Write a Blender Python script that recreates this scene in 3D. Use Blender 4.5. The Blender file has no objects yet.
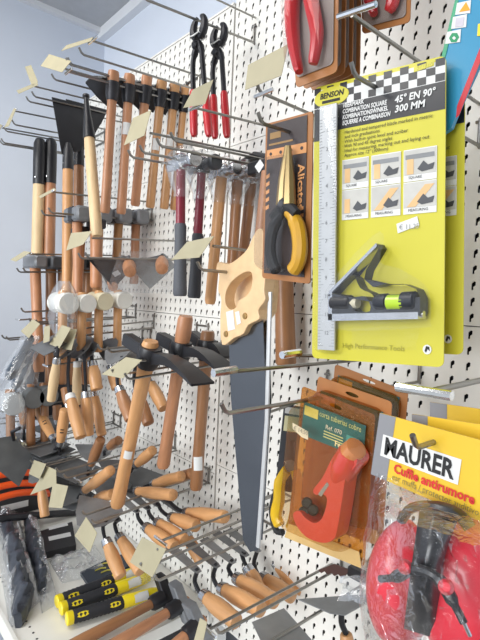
import bpy, bmesh, math, random
from mathutils import Vector, Matrix, noise
V = Vector
random.seed(7)
SC = bpy.context.scene
COL = SC.collection

# ------------------------------------------------------------------ camera
CAM = V((-0.763, 0.0, 1.5))
FPX = 480.0
_y, _p, _r = math.radians(41.2), math.radians(2.75), math.radians(2.5)
FW = V((math.sin(_y)*math.cos(_p), math.cos(_y)*math.cos(_p), -math.sin(_p)))
_R0 = V((math.cos(_y), -math.sin(_y), 0)); _U0 = _R0.cross(FW)
RT = _R0*math.cos(_r) + _U0*math.sin(_r); UP = _U0*math.cos(_r) - _R0*math.sin(_r)
cd = bpy.data.cameras.new('camera'); cam = bpy.data.objects.new('camera', cd); COL.objects.link(cam)
cd.sensor_fit = 'VERTICAL'; cd.sensor_height = 32.0; cd.lens = FPX/640*32.0
cd.clip_start = 0.02
cam.matrix_world = Matrix.Translation(CAM) @ Matrix((RT, UP, -FW)).transposed().to_4x4()
SC.camera = cam

# ------------------------------------------------------------------ world, lamps, exposure
w = bpy.data.worlds.new('daylight'); SC.world = w; w.use_nodes = True
bg = w.node_tree.nodes['Background']
bg.inputs['Color'].default_value = (0.92, 0.96, 1.0, 1); bg.inputs['Strength'].default_value = 0.7
def area(name, loc, target, sx, sy, power, col):
    l = bpy.data.lights.new(name, 'AREA'); l.shape = 'RECTANGLE'; l.size = sx; l.size_y = sy; l.energy = power; l.color = col
    o = bpy.data.objects.new(name, l); COL.objects.link(o); o.location = loc
    o.rotation_euler = (V(target)-V(loc)).to_track_quat('-Z', 'Y').to_euler()
    return o
area('shop_window_light', (-5.4, 0.1, 2.2), (0, 1.3, 1.45), 3.6, 2.4, 290, (0.95, 0.98, 1.0))
area('ceiling_lamp_light', (-1.35, -0.6, 2.5), (-1.35, -0.6, 0), 0.35, 1.3, 3, (1.0, 0.95, 0.87))
area('added_far_fill_light', (-1.25, 1.15, 2.5), (-1.1, 1.15, 0), 0.35, 1.3, 16, (1.0, 0.97, 0.92))  # fill added out of view to brighten the far pegboard and back wall
vs = SC.view_settings
vs.view_transform = 'Standard'; vs.look = 'None'; vs.gamma = 1.0; vs.exposure = -0.16; vs.use_curve_mapping = False

# pixel of the 480x640 frame -> a point at a known distance off the pegboard / along the aisle / at a height
def ray(x, y): return FW + RT*((x-240)/FPX) - UP*((y-320)/FPX)
def aX(x, y, off):
    d = ray(x, y); return CAM + d*((-off-CAM.x)/d.x)
def aY(x, y, Y):
    d = ray(x, y); return CAM + d*(Y/d.y)
def aZ(x, y, Z):
    d = ray(x, y); return CAM + d*((Z-CAM.z)/d.z)
def dep(p): return (p-CAM).dot(FW)
def px2m(n, p): return n*dep(p)/FPX

# ------------------------------------------------------------------ materials
def lin(c):
    c = c/255.0
    return c/12.92 if c <= 0.04045 else ((c+0.055)/1.055)**2.4
def RGB(r, g, b): return (lin(r), lin(g), lin(b), 1)
MATS = {}
def mat(name, rgb, rough=0.5, metal=0.0, var=0.08, scale=40, bump=0.0, coat=0.0, stretch=None):
    """principled material whose colour is modulated by noise"""
    if name in MATS: return MATS[name]
    m = bpy.data.materials.new(name); m.use_nodes = True; nt = m.node_tree; n = nt.nodes; k = nt.links
    b = n['Principled BSDF']; b.inputs['Roughness'].default_value = rough; b.inputs['Metallic'].default_value = metal
    b.inputs['Coat Weight'].default_value = coat; b.inputs['Coat Roughness'].default_value = 0.15
    c = RGB(*rgb)
    if stretch:
        src = n.new('ShaderNodeAttribute'); src.attribute_name = 'grain'; vec = src.outputs['Vector']
    else:
        src = n.new('ShaderNodeTexCoord'); vec = src.outputs['Object']
    mp = n.new('ShaderNodeMapping'); mp.inputs['Scale'].default_value = stretch or (1, 1, 1); k.new(vec, mp.inputs[0])
    nz = n.new('ShaderNodeTexNoise'); nz.inputs['Scale'].default_value = scale; nz.inputs['Detail'].default_value = 4; k.new(mp.outputs[0], nz.inputs['Vector'])
    rp = n.new('ShaderNodeValToRGB'); rp.color_ramp.elements[0].position = 0.3; rp.color_ramp.elements[1].position = 0.7
    rp.color_ramp.elements[0].color = [min(1, x*(1-var)) for x in c[:3]]+[1]; rp.color_ramp.elements[1].color = [min(1, x*(1+var)) for x in c[:3]]+[1]
    k.new(nz.outputs['Fac'], rp.inputs[0])
    oi = n.new('ShaderNodeObjectInfo')                     # every piece a little different
    mr = n.new('ShaderNodeMapRange'); mr.inputs['To Min'].default_value = 1-var*0.8; mr.inputs['To Max'].default_value = 1+var*0.8
    k.new(oi.outputs['Random'], mr.inputs['Value'])
    mx = n.new('ShaderNodeVectorMath'); mx.operation = 'SCALE'; k.new(rp.outputs[0], mx.inputs[0]); k.new(mr.outputs[0], mx.inputs['Scale'])
    k.new(mx.outputs[0], b.inputs['Base Color'])
    if bump:
        bp = n.new('ShaderNodeBump'); bp.inputs['Strength'].default_value = bump; bp.inputs['Distance'].default_value = 0.002
        k.new(nz.outputs['Fac'], bp.inputs['Height']); k.new(bp.outputs[0], b.inputs['Normal'])
    MATS[name] = m; return m
def plastic(name, tint, alpha, rough=0.08, haze=(1, 1, 1, 1), hz=0.06, bump=0.5, bscale=45, edge=0.4):
    """thin clear or tinted film: see-through, with gloss and a little milkiness"""
    if name in MATS: return MATS[name]
    m = bpy.data.materials.new(name); m.use_nodes = True; nt = m.node_tree; n = nt.nodes; k = nt.links
    n.remove(n['Principled BSDF']); out = n['Material Output']
    tr = n.new('ShaderNodeBsdfTransparent'); tr.inputs[0].default_value = tint
    df = n.new('ShaderNodeBsdfDiffuse'); df.inputs[0].default_value = haze
    gl = n.new('ShaderNodeBsdfGlossy'); gl.inputs['Roughness'].default_value = rough
    m1 = n.new('ShaderNodeMixShader'); m1.inputs[0].default_value = hz; k.new(tr.outputs[0], m1.inputs[1]); k.new(df.outputs[0], m1.inputs[2])
    tc = n.new('ShaderNodeTexCoord'); nz = n.new('ShaderNodeTexNoise'); nz.inputs['Scale'].default_value = bscale; nz.inputs['Detail'].default_value = 3; nz.inputs['Distortion'].default_value = 1.2
    k.new(tc.outputs['Object'], nz.inputs['Vector']); bp = n.new('ShaderNodeBump'); bp.inputs['Strength'].default_value = bump; bp.inputs['Distance'].default_value = 0.006
    k.new(nz.outputs['Fac'], bp.inputs['Height']); k.new(bp.outputs[0], gl.inputs['Normal'])
    lw = n.new('ShaderNodeLayerWeight'); lw.inputs['Blend'].default_value = 0.25
    mr = n.new('ShaderNodeMapRange'); mr.inputs['To Min'].default_value = alpha; mr.inputs['To Max'].default_value = edge; k.new(lw.outputs['Fresnel'], mr.inputs[0])
    m2 = n.new('ShaderNodeMixShader'); k.new(mr.outputs[0], m2.inputs[0]); k.new(m1.outputs[0], m2.inputs[1]); k.new(gl.outputs[0], m2.inputs[2])
    k.new(m2.outputs[0], out.inputs[0])
    MATS[name] = m; return m
WG = (5, 1, 1)
W_TAN = mat('wood_tan', (202, 150, 100), 0.42, 0, 0.14, 60, 0.05, 0.15, (0.25, 1, 1))
W_RED = mat('wood_reddish', (182, 128, 92), 0.42, 0, 0.16, 60, 0.05, 0.15, (0.25, 1, 1))
W_BRN = mat('wood_brown', (160, 112, 74), 0.4, 0, 0.18, 60, 0.05, 0.2, (0.25, 1, 1))
W_PALE = mat('wood_pale', (226, 196, 152), 0.5, 0, 0.10, 60, 0.05, 0.05, (0.25, 1, 1))
W_SAW = mat('wood_beech', (226, 190, 144), 0.4, 0, 0.08, 60, 0.03, 0.2, (0.25, 1, 1))
BLACK = mat('black_paint', (34, 34, 38), 0.38, 0, 0.15, 30, 0.03)
BLACKM = mat('black_forged_steel', (48, 48, 52), 0.42, 0.5, 0.2, 60, 0.1)
RUBBER = mat('black_rubber', (38, 39, 42), 0.7, 0, 0.1, 80, 0.05)
STEEL = mat('bright_steel', (196, 198, 202), 0.25, 1.0, 0.06, 50, 0.02)
CHROME = mat('chrome_wire', (150, 148, 144), 0.3, 1.0, 0.08, 60, 0.02)
CHROMEB = mat('bright_chrome', (226, 228, 230), 0.16, 1.0, 0.04, 60)
BLADE = mat('trowel_steel', (134, 136, 138), 0.4, 0.5, 0.14, 25, 0.04)
BLADED = mat('dark_blade_steel', (104, 106, 108), 0.45, 0.3, 0.15, 25, 0.04)
SAWST = mat('saw_steel', (104, 107, 112), 0.24, 0.9, 0.08, 12, 0.02)
GREYH = mat('grey_painted_head', (128, 131, 136), 0.4, 0.3, 0.1, 60)
DKHEAD = mat('dark_grey_head', (74, 76, 80), 0.45, 0.4, 0.14, 60)
REDGRIP = mat('red_vinyl', (190, 28, 36), 0.35, 0, 0.06, 40, 0, 0.3)
REDSH = mat('dark_red_fibreglass', (128, 22, 44), 0.38, 0, 0.06, 40, 0, 0.2)
GREYGRIP = mat('grey_rubber_grip', (82, 84, 90), 0.65, 0, 0.08, 300, 0.2)
DKGRIP = mat('charcoal_rubber_grip', (60, 62, 68), 0.65, 0, 0.08, 300, 0.2)
WRUB = mat('white_rubber', (226, 224, 216), 0.6, 0, 0.05, 30)
CRUB = mat('cream_rubber', (216, 206, 176), 0.6, 0, 0.05, 30)
GRUB = mat('grey_rubber', (112, 114, 114), 0.7, 0, 0.08, 30)
PAPER = mat('price_card', (168, 160, 132), 0.6, 0, 0.05, 20)
WHITEP = mat('white_paper', (218, 218, 216), 0.6, 0, 0.04, 40)
PRINT = mat('printed_ink', (28, 28, 30), 0.6, 0, 0.05, 40)
CLEAR = plastic('clear_film', (0.96, 0.97, 0.98, 1), 0.06, 0.12, (0.85, 0.88, 0.92, 1), 0.05)
HAZY = plastic('hazy_film', (0.95, 0.96, 0.97, 1), 0.08, 0.2, (0.82, 0.86, 0.92, 1), 0.16)
BLISTER = plastic('clear_blister', (0.985, 0.985, 0.985, 1), 0.012, 0.06, (1, 1, 1, 1), 0.008, 0.15, 30, 0.3)
AMBER = plastic('amber_film', (0.86, 0.56, 0.22, 1), 0.05, 0.1, (0.55, 0.27, 0.08, 1), 0.14)
AMBL = plastic('light_amber_film', (0.98, 0.90, 0.74, 1), 0.02, 0.08, (0.8, 0.5, 0.2, 1), 0.02, 0.2, 30, 0.3)
YEL = mat('yellow_card', (196, 188, 52), 0.45, 0, 0.03, 10, 0, 0.2)
CARDBLK = mat('black_card', (38, 38, 42), 0.45, 0, 0.05, 10, 0, 0.2)

# ------------------------------------------------------------------ mesh builder
def frame(z, hint=None):
    z = z.normalized()
    h = V(hint) if hint is not None else (V((0, 0, 1)) if abs(z.z) < 0.9 else V((1, 0, 0)))
    x = h - z*h.dot(z)
    if x.length < 1e-6: x = V((1, 0, 0)) - z*z.x
    x.normalize(); return x, z.cross(x), z
class MB:
    def __init__(s): s.v = []; s.f = []; s.g = []
    def add(s, vs, fs, gs=None):
        n = len(s.v); s.v += [V(a) for a in vs]; s.f += [tuple(i+n for i in q) for q in fs]
        s.g += gs if gs else [tuple(a) for a in vs]
        return s
    def box(s, c, size, ax=None):
        c = V(c); X, Y, Z = ax or (V((1, 0, 0)), V((0, 1, 0)), V((0, 0, 1)))
        a, b, d = [q/2 for q in size]
        vs = [c+X*(i*a)+Y*(j*b)+Z*(k*d) for i in (-1, 1) for j in (-1, 1) for k in (-1, 1)]
        return s.add(vs, [(0, 1, 3, 2), (4, 6, 7, 5), (0, 4, 5, 1), (2, 3, 7, 6), (0, 2, 6, 4), (1, 5, 7, 3)])
    def bbox(s, c, size, ax=None, bev=0.12):
        """box with chamfered edges along its long (third) axis and ends"""
        c = V(c); X, Y, Z = ax or (V((1, 0, 0)), V((0, 1, 0)), V((0, 0, 1)))
        a, b, d = [q/2 for q in size]; e = min(a, b, d)*bev*2
        pr = [(a-e, b), (a, b-e), (a, -b+e), (a-e, -b), (-a+e, -b), (-a, -b+e), (-a, b-e), (-a+e, b)]
        vs = []
        for z, k in ((-d, 1-e/max(a, b)), (-d+e, 1), (d-e, 1), (d, 1-e/max(a, b))):
            vs += [c+X*(p[0]*k)+Y*(p[1]*k)+Z*z for p in pr]
        fs = [tuple(range(7, -1, -1)), tuple(range(24, 32))]
        for r in range(3):
            for i in range(8): j = (i+1) % 8; fs.append((r*8+i, r*8+j, r*8+8+j, r*8+8+i))
        return s.add(vs, fs)
    def lathe(s, p0, p1, prof, seg=14, sx=1.0, sy=1.0, hint=None, off=None):
        """profile [(t along p0-p1, radius)]; sx/sy squash the section; off(t) moves its centre"""
        p0 = V(p0); p1 = V(p1); L = (p1-p0).length; X, Y, Z = frame(p1-p0, hint)
        vs, gs, fs = [], [], []
        for t, r in prof:
            c = p0 + (p1-p0)*t + (off(t) if off else V((0, 0, 0)))
            for i in range(seg):
                a = 2*math.pi*i/seg
                vs.append(c + X*(math.cos(a)*r*sx) + Y*(math.sin(a)*r*sy)); gs.append((t*L, math.cos(a)*0.02+p0.x*7, math.sin(a)*0.02+p0.z*5))
        m = len(prof)
        for k in range(m-1):
            for i in range(seg):
                j = (i+1) % seg; fs.append((k*seg+i, k*seg+j, (k+1)*seg+j, (k+1)*seg+i))
        fs.append(tuple(reversed(range(seg)))); fs.append(tuple(range((m-1)*seg, m*seg)))
        return s.add(vs, fs, gs)
    def tube(s, pts, r, seg=8, flat=None, hint=None):
        """swept tube; r is a number or a list; flat=(sx,sy) squashes"""
        pts = [V(p) for p in pts]; n = len(pts); rr = r if isinstance(r, (list, tuple)) else [r]*n
        vs, fs, gs = [], [], []; prev = None; acc = 0
        for k in range(n):
            d = (pts[min(k+1, n-1)]-pts[max(k-1, 0)])
            X, Y, Z = frame(d, hint if prev is None else prev); prev = X
            if k: acc += (pts[k]-pts[k-1]).length
            fx, fy = flat or (1, 1)
            for i in range(seg):
                a = 2*math.pi*i/seg; vs.append(pts[k]+X*(math.cos(a)*rr[k]*fx)+Y*(math.sin(a)*rr[k]*fy)); gs.append((acc, math.cos(a)*.02, math.sin(a)*.02))
        for k in range(n-1):
            for i in range(seg):
                j = (i+1) % seg; fs.append((k*seg+i, k*seg+j, (k+1)*seg+j, (k+1)*seg+i))
        fs.append(tuple(reversed(range(seg)))); fs.append(tuple(range((n-1)*seg, n*seg)))
        return s.add(vs, fs, gs)
    def plate(s, loop, nrm, th, holes=()):
        """flat piece: outline (3D points in one plane), optional holes, thickness th along -nrm"""
        nrm = V(nrm).normalized(); bm = bmesh.new(); loops = [list(loop)]+[list(h) for h in holes]
        es = []
        for lp in loops:
            b = [bm.verts.new(p) for p in lp]; es += [bm.edges.new((b[i], b[(i+1) % len(b)])) for i in range(len(b))]
        bm.verts.index_update()
        bmesh.ops.triangle_fill(bm, edges=es, use_beauty=True, normal=nrm)
        bm.verts.index_update()
        top = [v.co.copy() for v in bm.verts]; fs = []
        for f in bm.faces:
            q = [v.index for v in f.verts]
            if f.normal.dot(nrm) < 0: q.reverse()
            fs.append(tuple(q))
        bm.free(); n = len(top)
        vs = top + [p-nrm*th for p in top]; allf = list(fs) + [tuple(i+n for i in reversed(q)) for q in fs]
        k = 0
        for lp in loops:
            m = len(lp)
            for i in range(m): a = k+i; b = k+(i+1) % m; allf.append((a, b, b+n, a+n))
            k += m
        return s.add(vs, allf)
    def sheet(s, grid):
        """grid of points -> open surface"""
        r, c = len(grid), len(grid[0]); vs = [p for row in grid for p in row]
        return s.add(vs, [(i*c+j, i*c+j+1, (i+1)*c+j+1, (i+1)*c+j) for i in range(r-1) for j in range(c-1)])
def link(name, mb, m, parent=None, base=None, ang=35, smooth=True, fix=True):
    o0 = parent
    org = V((0, 0, 0))
    if parent is not None: org = V(parent['_o'])
    elif base is not None: org = V(base)
    me = bpy.data.meshes.new(name); me.from_pydata([tuple(p-org) for p in mb.v], [], mb.f)
    at = me.attributes.new('grain', 'FLOAT_VECTOR', 'POINT'); at.data.foreach_set('vector', [x for g in mb.g for x in g])
    if fix:
        bm = bmesh.new(); bm.from_mesh(me); bmesh.ops.recalc_face_normals(bm, faces=bm.faces); bm.to_mesh(me); bm.free()
    if smooth:
        me.polygons.foreach_set('use_smooth', [True]*len(me.polygons)); me.set_sharp_from_angle(angle=math.radians(ang))
    me.materials.append(m); o = bpy.data.objects.new(name, me); COL.objects.link(o)
    if parent is not None: o.parent = parent
    else: o.location = org
    o['_o'] = tuple(org)
    return o
def thing(name, label, cat, base, group=None):
    o = bpy.data.objects.new(name, None); COL.objects.link(o); o.location = base; o['_o'] = tuple(base)
    o.empty_display_size = 0.02; o['label'] = label; o['category'] = cat
    if group: o['group'] = group
    return o
def tag(o, label, cat, group=None):
    o['label'] = label; o['category'] = cat
    if group: o['group'] = group
    return o
def struct(o): o['kind'] = 'structure'; return o
def text(s, parent, org, ux, uy, size, m, align='LEFT', bold=0.0, name='lettering', width=None):
    """flat lettering lying on a surface: org = baseline start, ux/uy = unit axes"""
    c = bpy.data.curves.new(name, 'FONT'); c.body = s; c.size = size; c.align_x = align; c.offset = bold; c.resolution_u = 2
    o = bpy.data.objects.new(name, c); COL.objects.link(o); c.materials.append(m)
    ux = ux.normalized(); uy = (uy-ux*uy.dot(ux)).normalized(); uz = ux.cross(uy)
    M = Matrix((ux, uy, uz)).transposed().to_4x4(); M.translation = org - V(parent['_o'])
    dg = bpy.context.evaluated_depsgraph_get(); me = bpy.data.meshes.new_from_object(o.evaluated_get(dg))
    bpy.data.objects.remove(o); bpy.data.curves.remove(c)
    xs = [v.co.x for v in me.vertices]
    if width and xs: M = M @ Matrix.Diagonal((width/max(1e-6, max(xs)-min(xs)), 1, 1, 1))
    o = bpy.data.objects.new(name, me); COL.objects.link(o)
    if not me.materials: me.materials.append(m)
    o.parent = parent; o.matrix_local = M; o['_o'] = tuple(parent['_o'])
    return o
def crom(pts, n=4, closed=True):
    """smooth curve through points"""
    out = []; m = len(pts)
    rng = m if closed else m-1
    for i in range(rng):
        p = [V(pts[(i+k) % m]) if closed else V(pts[max(0, min(m-1, i+k))]) for k in (-1, 0, 1, 2)]
        for q in range(n):
            t = q/n
            out.append(0.5*((2*p[1])+(p[2]-p[0])*t+(2*p[0]-5*p[1]+4*p[2]-p[3])*t*t+(3*p[1]-p[0]-3*p[2]+p[3])*t**3))
    if not closed: out.append(V(pts[-1]))
    return out
ORD = ['first', 'second', 'third', 'fourth', 'fifth', 'sixth', 'seventh', 'eighth', 'ninth', 'tenth']

# ------------------------------------------------------------------ the setting
M_WALL = mat('wall_paint_pale_blue', (212, 219, 231), 0.85, 0, 0.02, 6)
M_CEIL = mat('ceiling_paint', (186, 188, 192), 0.9, 0, 0.04, 30, 0.1)
M_TRIM = mat('white_trim', (228, 230, 234), 0.6, 0, 0.02, 10)
M_PEG = mat('pegboard_enamel', (232, 230, 224), 0.42, 0, 0.03, 5)
M_SHELF = mat('shelf_enamel', (236, 234, 226), 0.4, 0, 0.03, 5)
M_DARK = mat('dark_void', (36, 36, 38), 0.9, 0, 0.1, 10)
M_FLOOR = mat('floor_tile', (120, 116, 110), 0.5, 0, 0.1, 8)
YB, ZC, XS = 1.95, 2.577, 0.128
struct(link('wall_back', MB().box(((XS+0.1-3)/2-0.05, YB+0.05, ZC/2), (3.4, 0.1, ZC)), M_WALL, base=(0, YB, 0)))
struct(link('wall_right', MB().box((XS+0.05, YB/2-0.8, ZC/2), (0.1, YB+1.6, ZC)), M_WALL, base=(XS, 0, 0)))
struct(link('ceiling', MB().box((-1.45, YB/2-0.8, ZC+0.05), (3.4, YB+1.9, 0.1)), M_CEIL, base=(0, 0, ZC)))
struct(link('floor', MB().box((-1.45, YB/2-0.8, -0.05), (3.4, YB+1.9, 0.1)), M_FLOOR, base=(0, 0, 0)))
struct(link('trim_1', MB().box((XS-0.015, YB/2-0.8, ZC-0.02), (0.03, YB+1.6, 0.04)), M_TRIM, base=(XS, 0, ZC)))
struct(link('trim_2', MB().box(((XS-3.1)/2, YB-0.01, ZC-0.01), (XS+3.1, 0.02, 0.02)), M_TRIM, base=(0, YB, ZC)))
lampb = thing('ceiling_lamp', 'white fluorescent ceiling lamp above the aisle', 'lamp', (-1.35, -0.6, 2.577))
link('housing', MB().box((-1.35, -0.6, 2.545), (0.4, 1.4, 0.06)), M_TRIM, lampb)
added_lamp = thing('ceiling_lamp', 'unseen white ceiling lamp added to brighten the far bay near the pale blue back wall', 'lamp', (-1.25, 1.15, 2.577))  # unseen fixture, added as a body for the far fill light
link('housing', MB().box((-1.25, 1.15, 2.545), (0.4, 1.4, 0.06)), M_TRIM, added_lamp)

# pegboard: panels of real slotted sheet, 25 mm pitch
PITCH = 0.025
SLOT = [(a*1.15, b*1.15) for a, b in ((-0.0024, -0.0058), (0.0004, -0.0058), (0.0004, -0.0016), (0.0032, 0.0006), (0.0032, 0.0052), (0.0006, 0.0060), (-0.0024, 0.0030))]
def panel(y0, y1, z0, z1):
    """front sheet at x=0 between y0..y1, z0..z1 (edges folded back); one slot per cell"""
    mb = MB(); g = 0.0008; y0 += g; y1 -= g; z0 += g; z1 -= g
    ny = int(round((y1-y0)/PITCH)); nz = int(round((z1-z0)/PITCH)); dy = (y1-y0)/ny; dz = (z1-z0)/nz
    n = len(SLOT); vs, fs = [], []
    for i in range(ny+1):
        for j in range(nz+1): vs.append((0, y0+i*dy, z0+j*dz))
    gi = lambda i, j: i*(nz+1)+j
    for i in range(ny):
        for j in range(nz):
            cy, cz = y0+(i+.5)*dy, z0+(j+.5)*dz; k = len(vs)
            for a, b in SLOT: vs.append((0, cy-a, cz+b))
            for a, b in SLOT: vs.append((0.0016, cy-a, cz+b))
            bl, br, tr, tl = gi(i+1, j), gi(i, j), gi(i, j+1), gi(i+1, j+1)     # seen from the room: left is +Y
            fs += [(bl, br, k+1, k), (br, k+2, k+1), (br, k+3, k+2), (br, tr, k+4, k+3), (tr, tl, k+5, k+4), (tl, k+6, k+5), (tl, bl, k, k+6)]
            fs += [(k+q, k+(q+1) % n, k+n+(q+1) % n, k+n+q) for q in range(n)]
    k = len(vs)
    vs += [(0, y0, z0), (0, y1, z0), (0, y1, z1), (0, y0, z1), (0.012, y0, z0), (0.012, y1, z0), (0.012, y1, z1), (0.012, y0, z1)]
    fs += [(k, k+1, k+5, k+4), (k+1, k+2, k+6, k+5), (k+2, k+3, k+7, k+6), (k+3, k, k+4, k+7)]
    return mb.add(vs, fs)
YS = 0.939                                            # joint between the two bays
pegb = thing('pegboard_bay', 'white slotted pegboard bay on the near side of the upright joint', 'pegboard', (0, 0.4, 0)); pegb['kind'] = 'structure'
for z0, z1 in ((0.67, 1.07), (1.07, 1.47), (1.47, 1.87), (1.87, 2.27)):
    link('panel', panel(YS-1.0, YS-0.002, z0, z1), M_PEG, pegb, smooth=False, fix=False)
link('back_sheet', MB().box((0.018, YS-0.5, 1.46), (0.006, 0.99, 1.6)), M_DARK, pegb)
pega = thing('pegboard_bay', 'white slotted pegboard bay on the far side, beside the pale blue wall', 'pegboard', (0, 1.4, 0)); pega['kind'] = 'structure'
for z0, z1 in ((0.643, 1.043), (1.043, 1.443), (1.443, 1.843), (1.843, 2.215)):
    link('panel', panel(YS+0.003, YS+0.978, z0, z1), M_PEG, pega, smooth=False, fix=False)
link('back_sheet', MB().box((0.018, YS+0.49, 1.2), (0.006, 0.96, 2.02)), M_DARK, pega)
link('top_cap', MB().box((0.015, YS+0.49, 2.2175), (0.034, 0.97, 0.005)), M_PEG, pega)
link('upright', MB().box((0.03, YS, 1.12), (0.03, 0.03, 2.24)), M_PEG, pega)
# shelves of the gondola (front rail with a row of small holes) and its base
SHZ = 0.70; SHX = -0.425
def shelf(y0, y1, z, xf, label):
    t = thing('shelf', label, 'shelf', ((xf)/2, (y0+y1)/2, z)); t['kind'] = 'structure'
    link('board', MB().box((xf/2, (y0+y1)/2, z-0.015), (-xf-0.004, y1-y0, 0.03)), M_SHELF, t)
    link('front_rail', MB().box((xf-0.004, (y0+y1)/2, z-0.018), (0.008, y1-y0, 0.044)), M_SHELF, t)
    hm = MB()
    for i in range(int((y1-y0)/0.025)):
        c = V((xf+0.035, y0+0.0125+i*0.025, z+0.0002)); hm.lathe(c, c+V((0, 0, 0.0003)), [(0, 0.0028), (1, 0.0028)], 8)
    link('hole_row', hm, M_DARK, t); t.children[-1]['kind'] = 'stuff'
    return t
shelf(YS+0.005, YS+0.978, SHZ, SHX, 'white metal shelf under the far pegboard bay')
shelf(YS-1.0, YS-0.005, 0.42, SHX, 'white metal shelf low under the near pegboard bay')
struct(link('baseboard_right', MB().box((-0.2, YS, 0.05), (0.4, 1.94, 0.1)), M_SHELF, base=(0, YS, 0)))
# ------------------------------------------------------------------ hooks on the pegboard
def wire_tip(p, up=0.012):
    return [p, p+V((-0.006, 0, 0.003)), p+V((-0.012, 0, up))]
def hook(label, tip, L=0.30, gap=0.05, arm=None, armL=None, tags=(), clip=True, r=0.0026, drop=0.02, bright=False, base=True, upturn=True):
    """wire hook: one or two prongs from the board, a thinner ticket arm above with a clip that holds the price card.
    tip = pixel of the near prong's end, which stands L off the board"""
    t0 = aX(tip[0], tip[1], L); Y0, zt = t0.y, t0.z; zb = zt+drop
    T = thing('pegboard_hook', label, 'hook', (0, Y0+gap/2, zb), 'wire hooks on the pegboard')
    ys = [Y0, Y0+gap] if gap else [Y0]
    for y in ys:
        a = V((-0.004, y, zb)); b = V((-L, y, zt))
        link('prong', MB().tube([a, a.lerp(b, .5)]+(wire_tip(b) if upturn else [b]), r), CHROME, T)
        if bright:
            link('chrome_tip', MB().tube([b+V((0.03, 0, 0.002)), b+V((-0.004, 0, 0))], r*1.9), CHROMEB, T)
    bm_ = MB()
    if gap: bm_.tube([V((-0.004, Y0-0.006, zb)), V((-0.004, Y0+gap+0.006, zb))], r)
    for y in ys:
        bm_.tube([V((-0.004, y, zb)), V((-0.004, y, zb+0.040)), V((0.004, y, zb+0.046))], r)
        bm_.tube([V((-0.004, y, zb+0.0)), V((0.004, y, zb-0.004))], r)
    bm_.tube([V((-0.004, Y0-0.006, zb+0.036)), V((-0.004, Y0+gap+0.006, zb+0.036))], r)
    link('base_frame', bm_, CHROME, T)
    if arm:
        La = armL or L+0.01
        q = aX(arm[0], arm[1], La)
        armo = link('ticket_arm', MB().tube([V((-0.004, q.y, q.z+drop*1.1)), V((-La*.5, q.y, q.z+drop*.55)), q], r*0.95), CHROME, T)
        if clip:
            link('ticket_clip', MB().bbox(q+V((-0.001, 0, 0.001)), (0.004, 0.005, 0.042), (V((1, 0, 0)), V((0, 0, 1)), V((0, 1, 0)))), CHROMEB, armo)
    for g in tags:
        lp = [aX(x, y, (g[1] if len(g) > 1 else L+0.012)) for x, y in g[0]]
        lp = [p+V((-(0.012 if k in (2, 3) else 0.0), 0, 0)) for k, p in enumerate(lp)]   # hangs a little outwards at its lower edge
        n = (lp[1]-lp[0]).cross(lp[2]-lp[0])
        if n.x > 0: n = -n
        # keep it planar
        n.normalize(); lp = [p-n*((p-lp[0]).dot(n)) for p in lp]
        link('price_tag', MB().plate(lp, n, 0.0008), PAPER, armo if arm else T)
    T['_Y'] = Y0+gap/2; T['_z'] = zb
    return T

# ------------------------------------------------------------------ hand tools
H_STRAIGHT = [(0, .8), (.03, 1), (.5, .94), (.9, .98), (.97, 1), (1, .8)]
H_SWELL = [(0, .74), (.06, .78), (.25, .74), (.55, .9), (.8, 1.0), (.93, .98), (.985, .86), (1, .6)]
H_TROWEL = [(0, .55), (.02, .66), (.12, .74), (.4, .98), (.62, 1.0), (.82, .9), (.94, .93), (.985, .84), (1, .5)]
H_AXE = [(0, .9), (.1, .95), (.5, .9), (.85, 1.0), (.97, 1.08), (1, .95)]
def P(o, px): return aX(px[0], px[1], o)
def hang(Y, top, bot, o=None, lean=0.0):
    """top and bottom of something hanging on a prong at aisle position Y: it swings in the plane parallel to the board"""
    a = aY(top[0], top[1], Y) if o is None else aX(top[0], top[1], o)
    b = aX(bot[0], bot[1], -a.x+lean)
    return a, b
def sticker(T, p, ax, w=0.012, h=0.03, off=0.011, m=None, parent=None):
    """small white label wrapped on the camera side of a handle"""
    ax = ax.normalized(); vw = (CAM-p); vw = (vw-ax*vw.dot(ax)).normalized(); sd = ax.cross(vw)
    mb = MB(); g = []
    for i in range(2):
        row = []
        for k in range(7):
            a = (k-3)/3*w*0.5/off
            row.append(p+ax*((i-.5)*h)+vw*(math.cos(a)*(off+0.0006))+sd*(math.sin(a)*(off+0.0006)))
        g.append(row)
    hs_ = [c_ for c_ in T.children if c_.name.split('.')[0] in ('handle', 'sleeve')]
    link('sticker', mb.sheet(g), m or WHITEP, parent or (hs_[0] if hs_ else T), fix=False)
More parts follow.
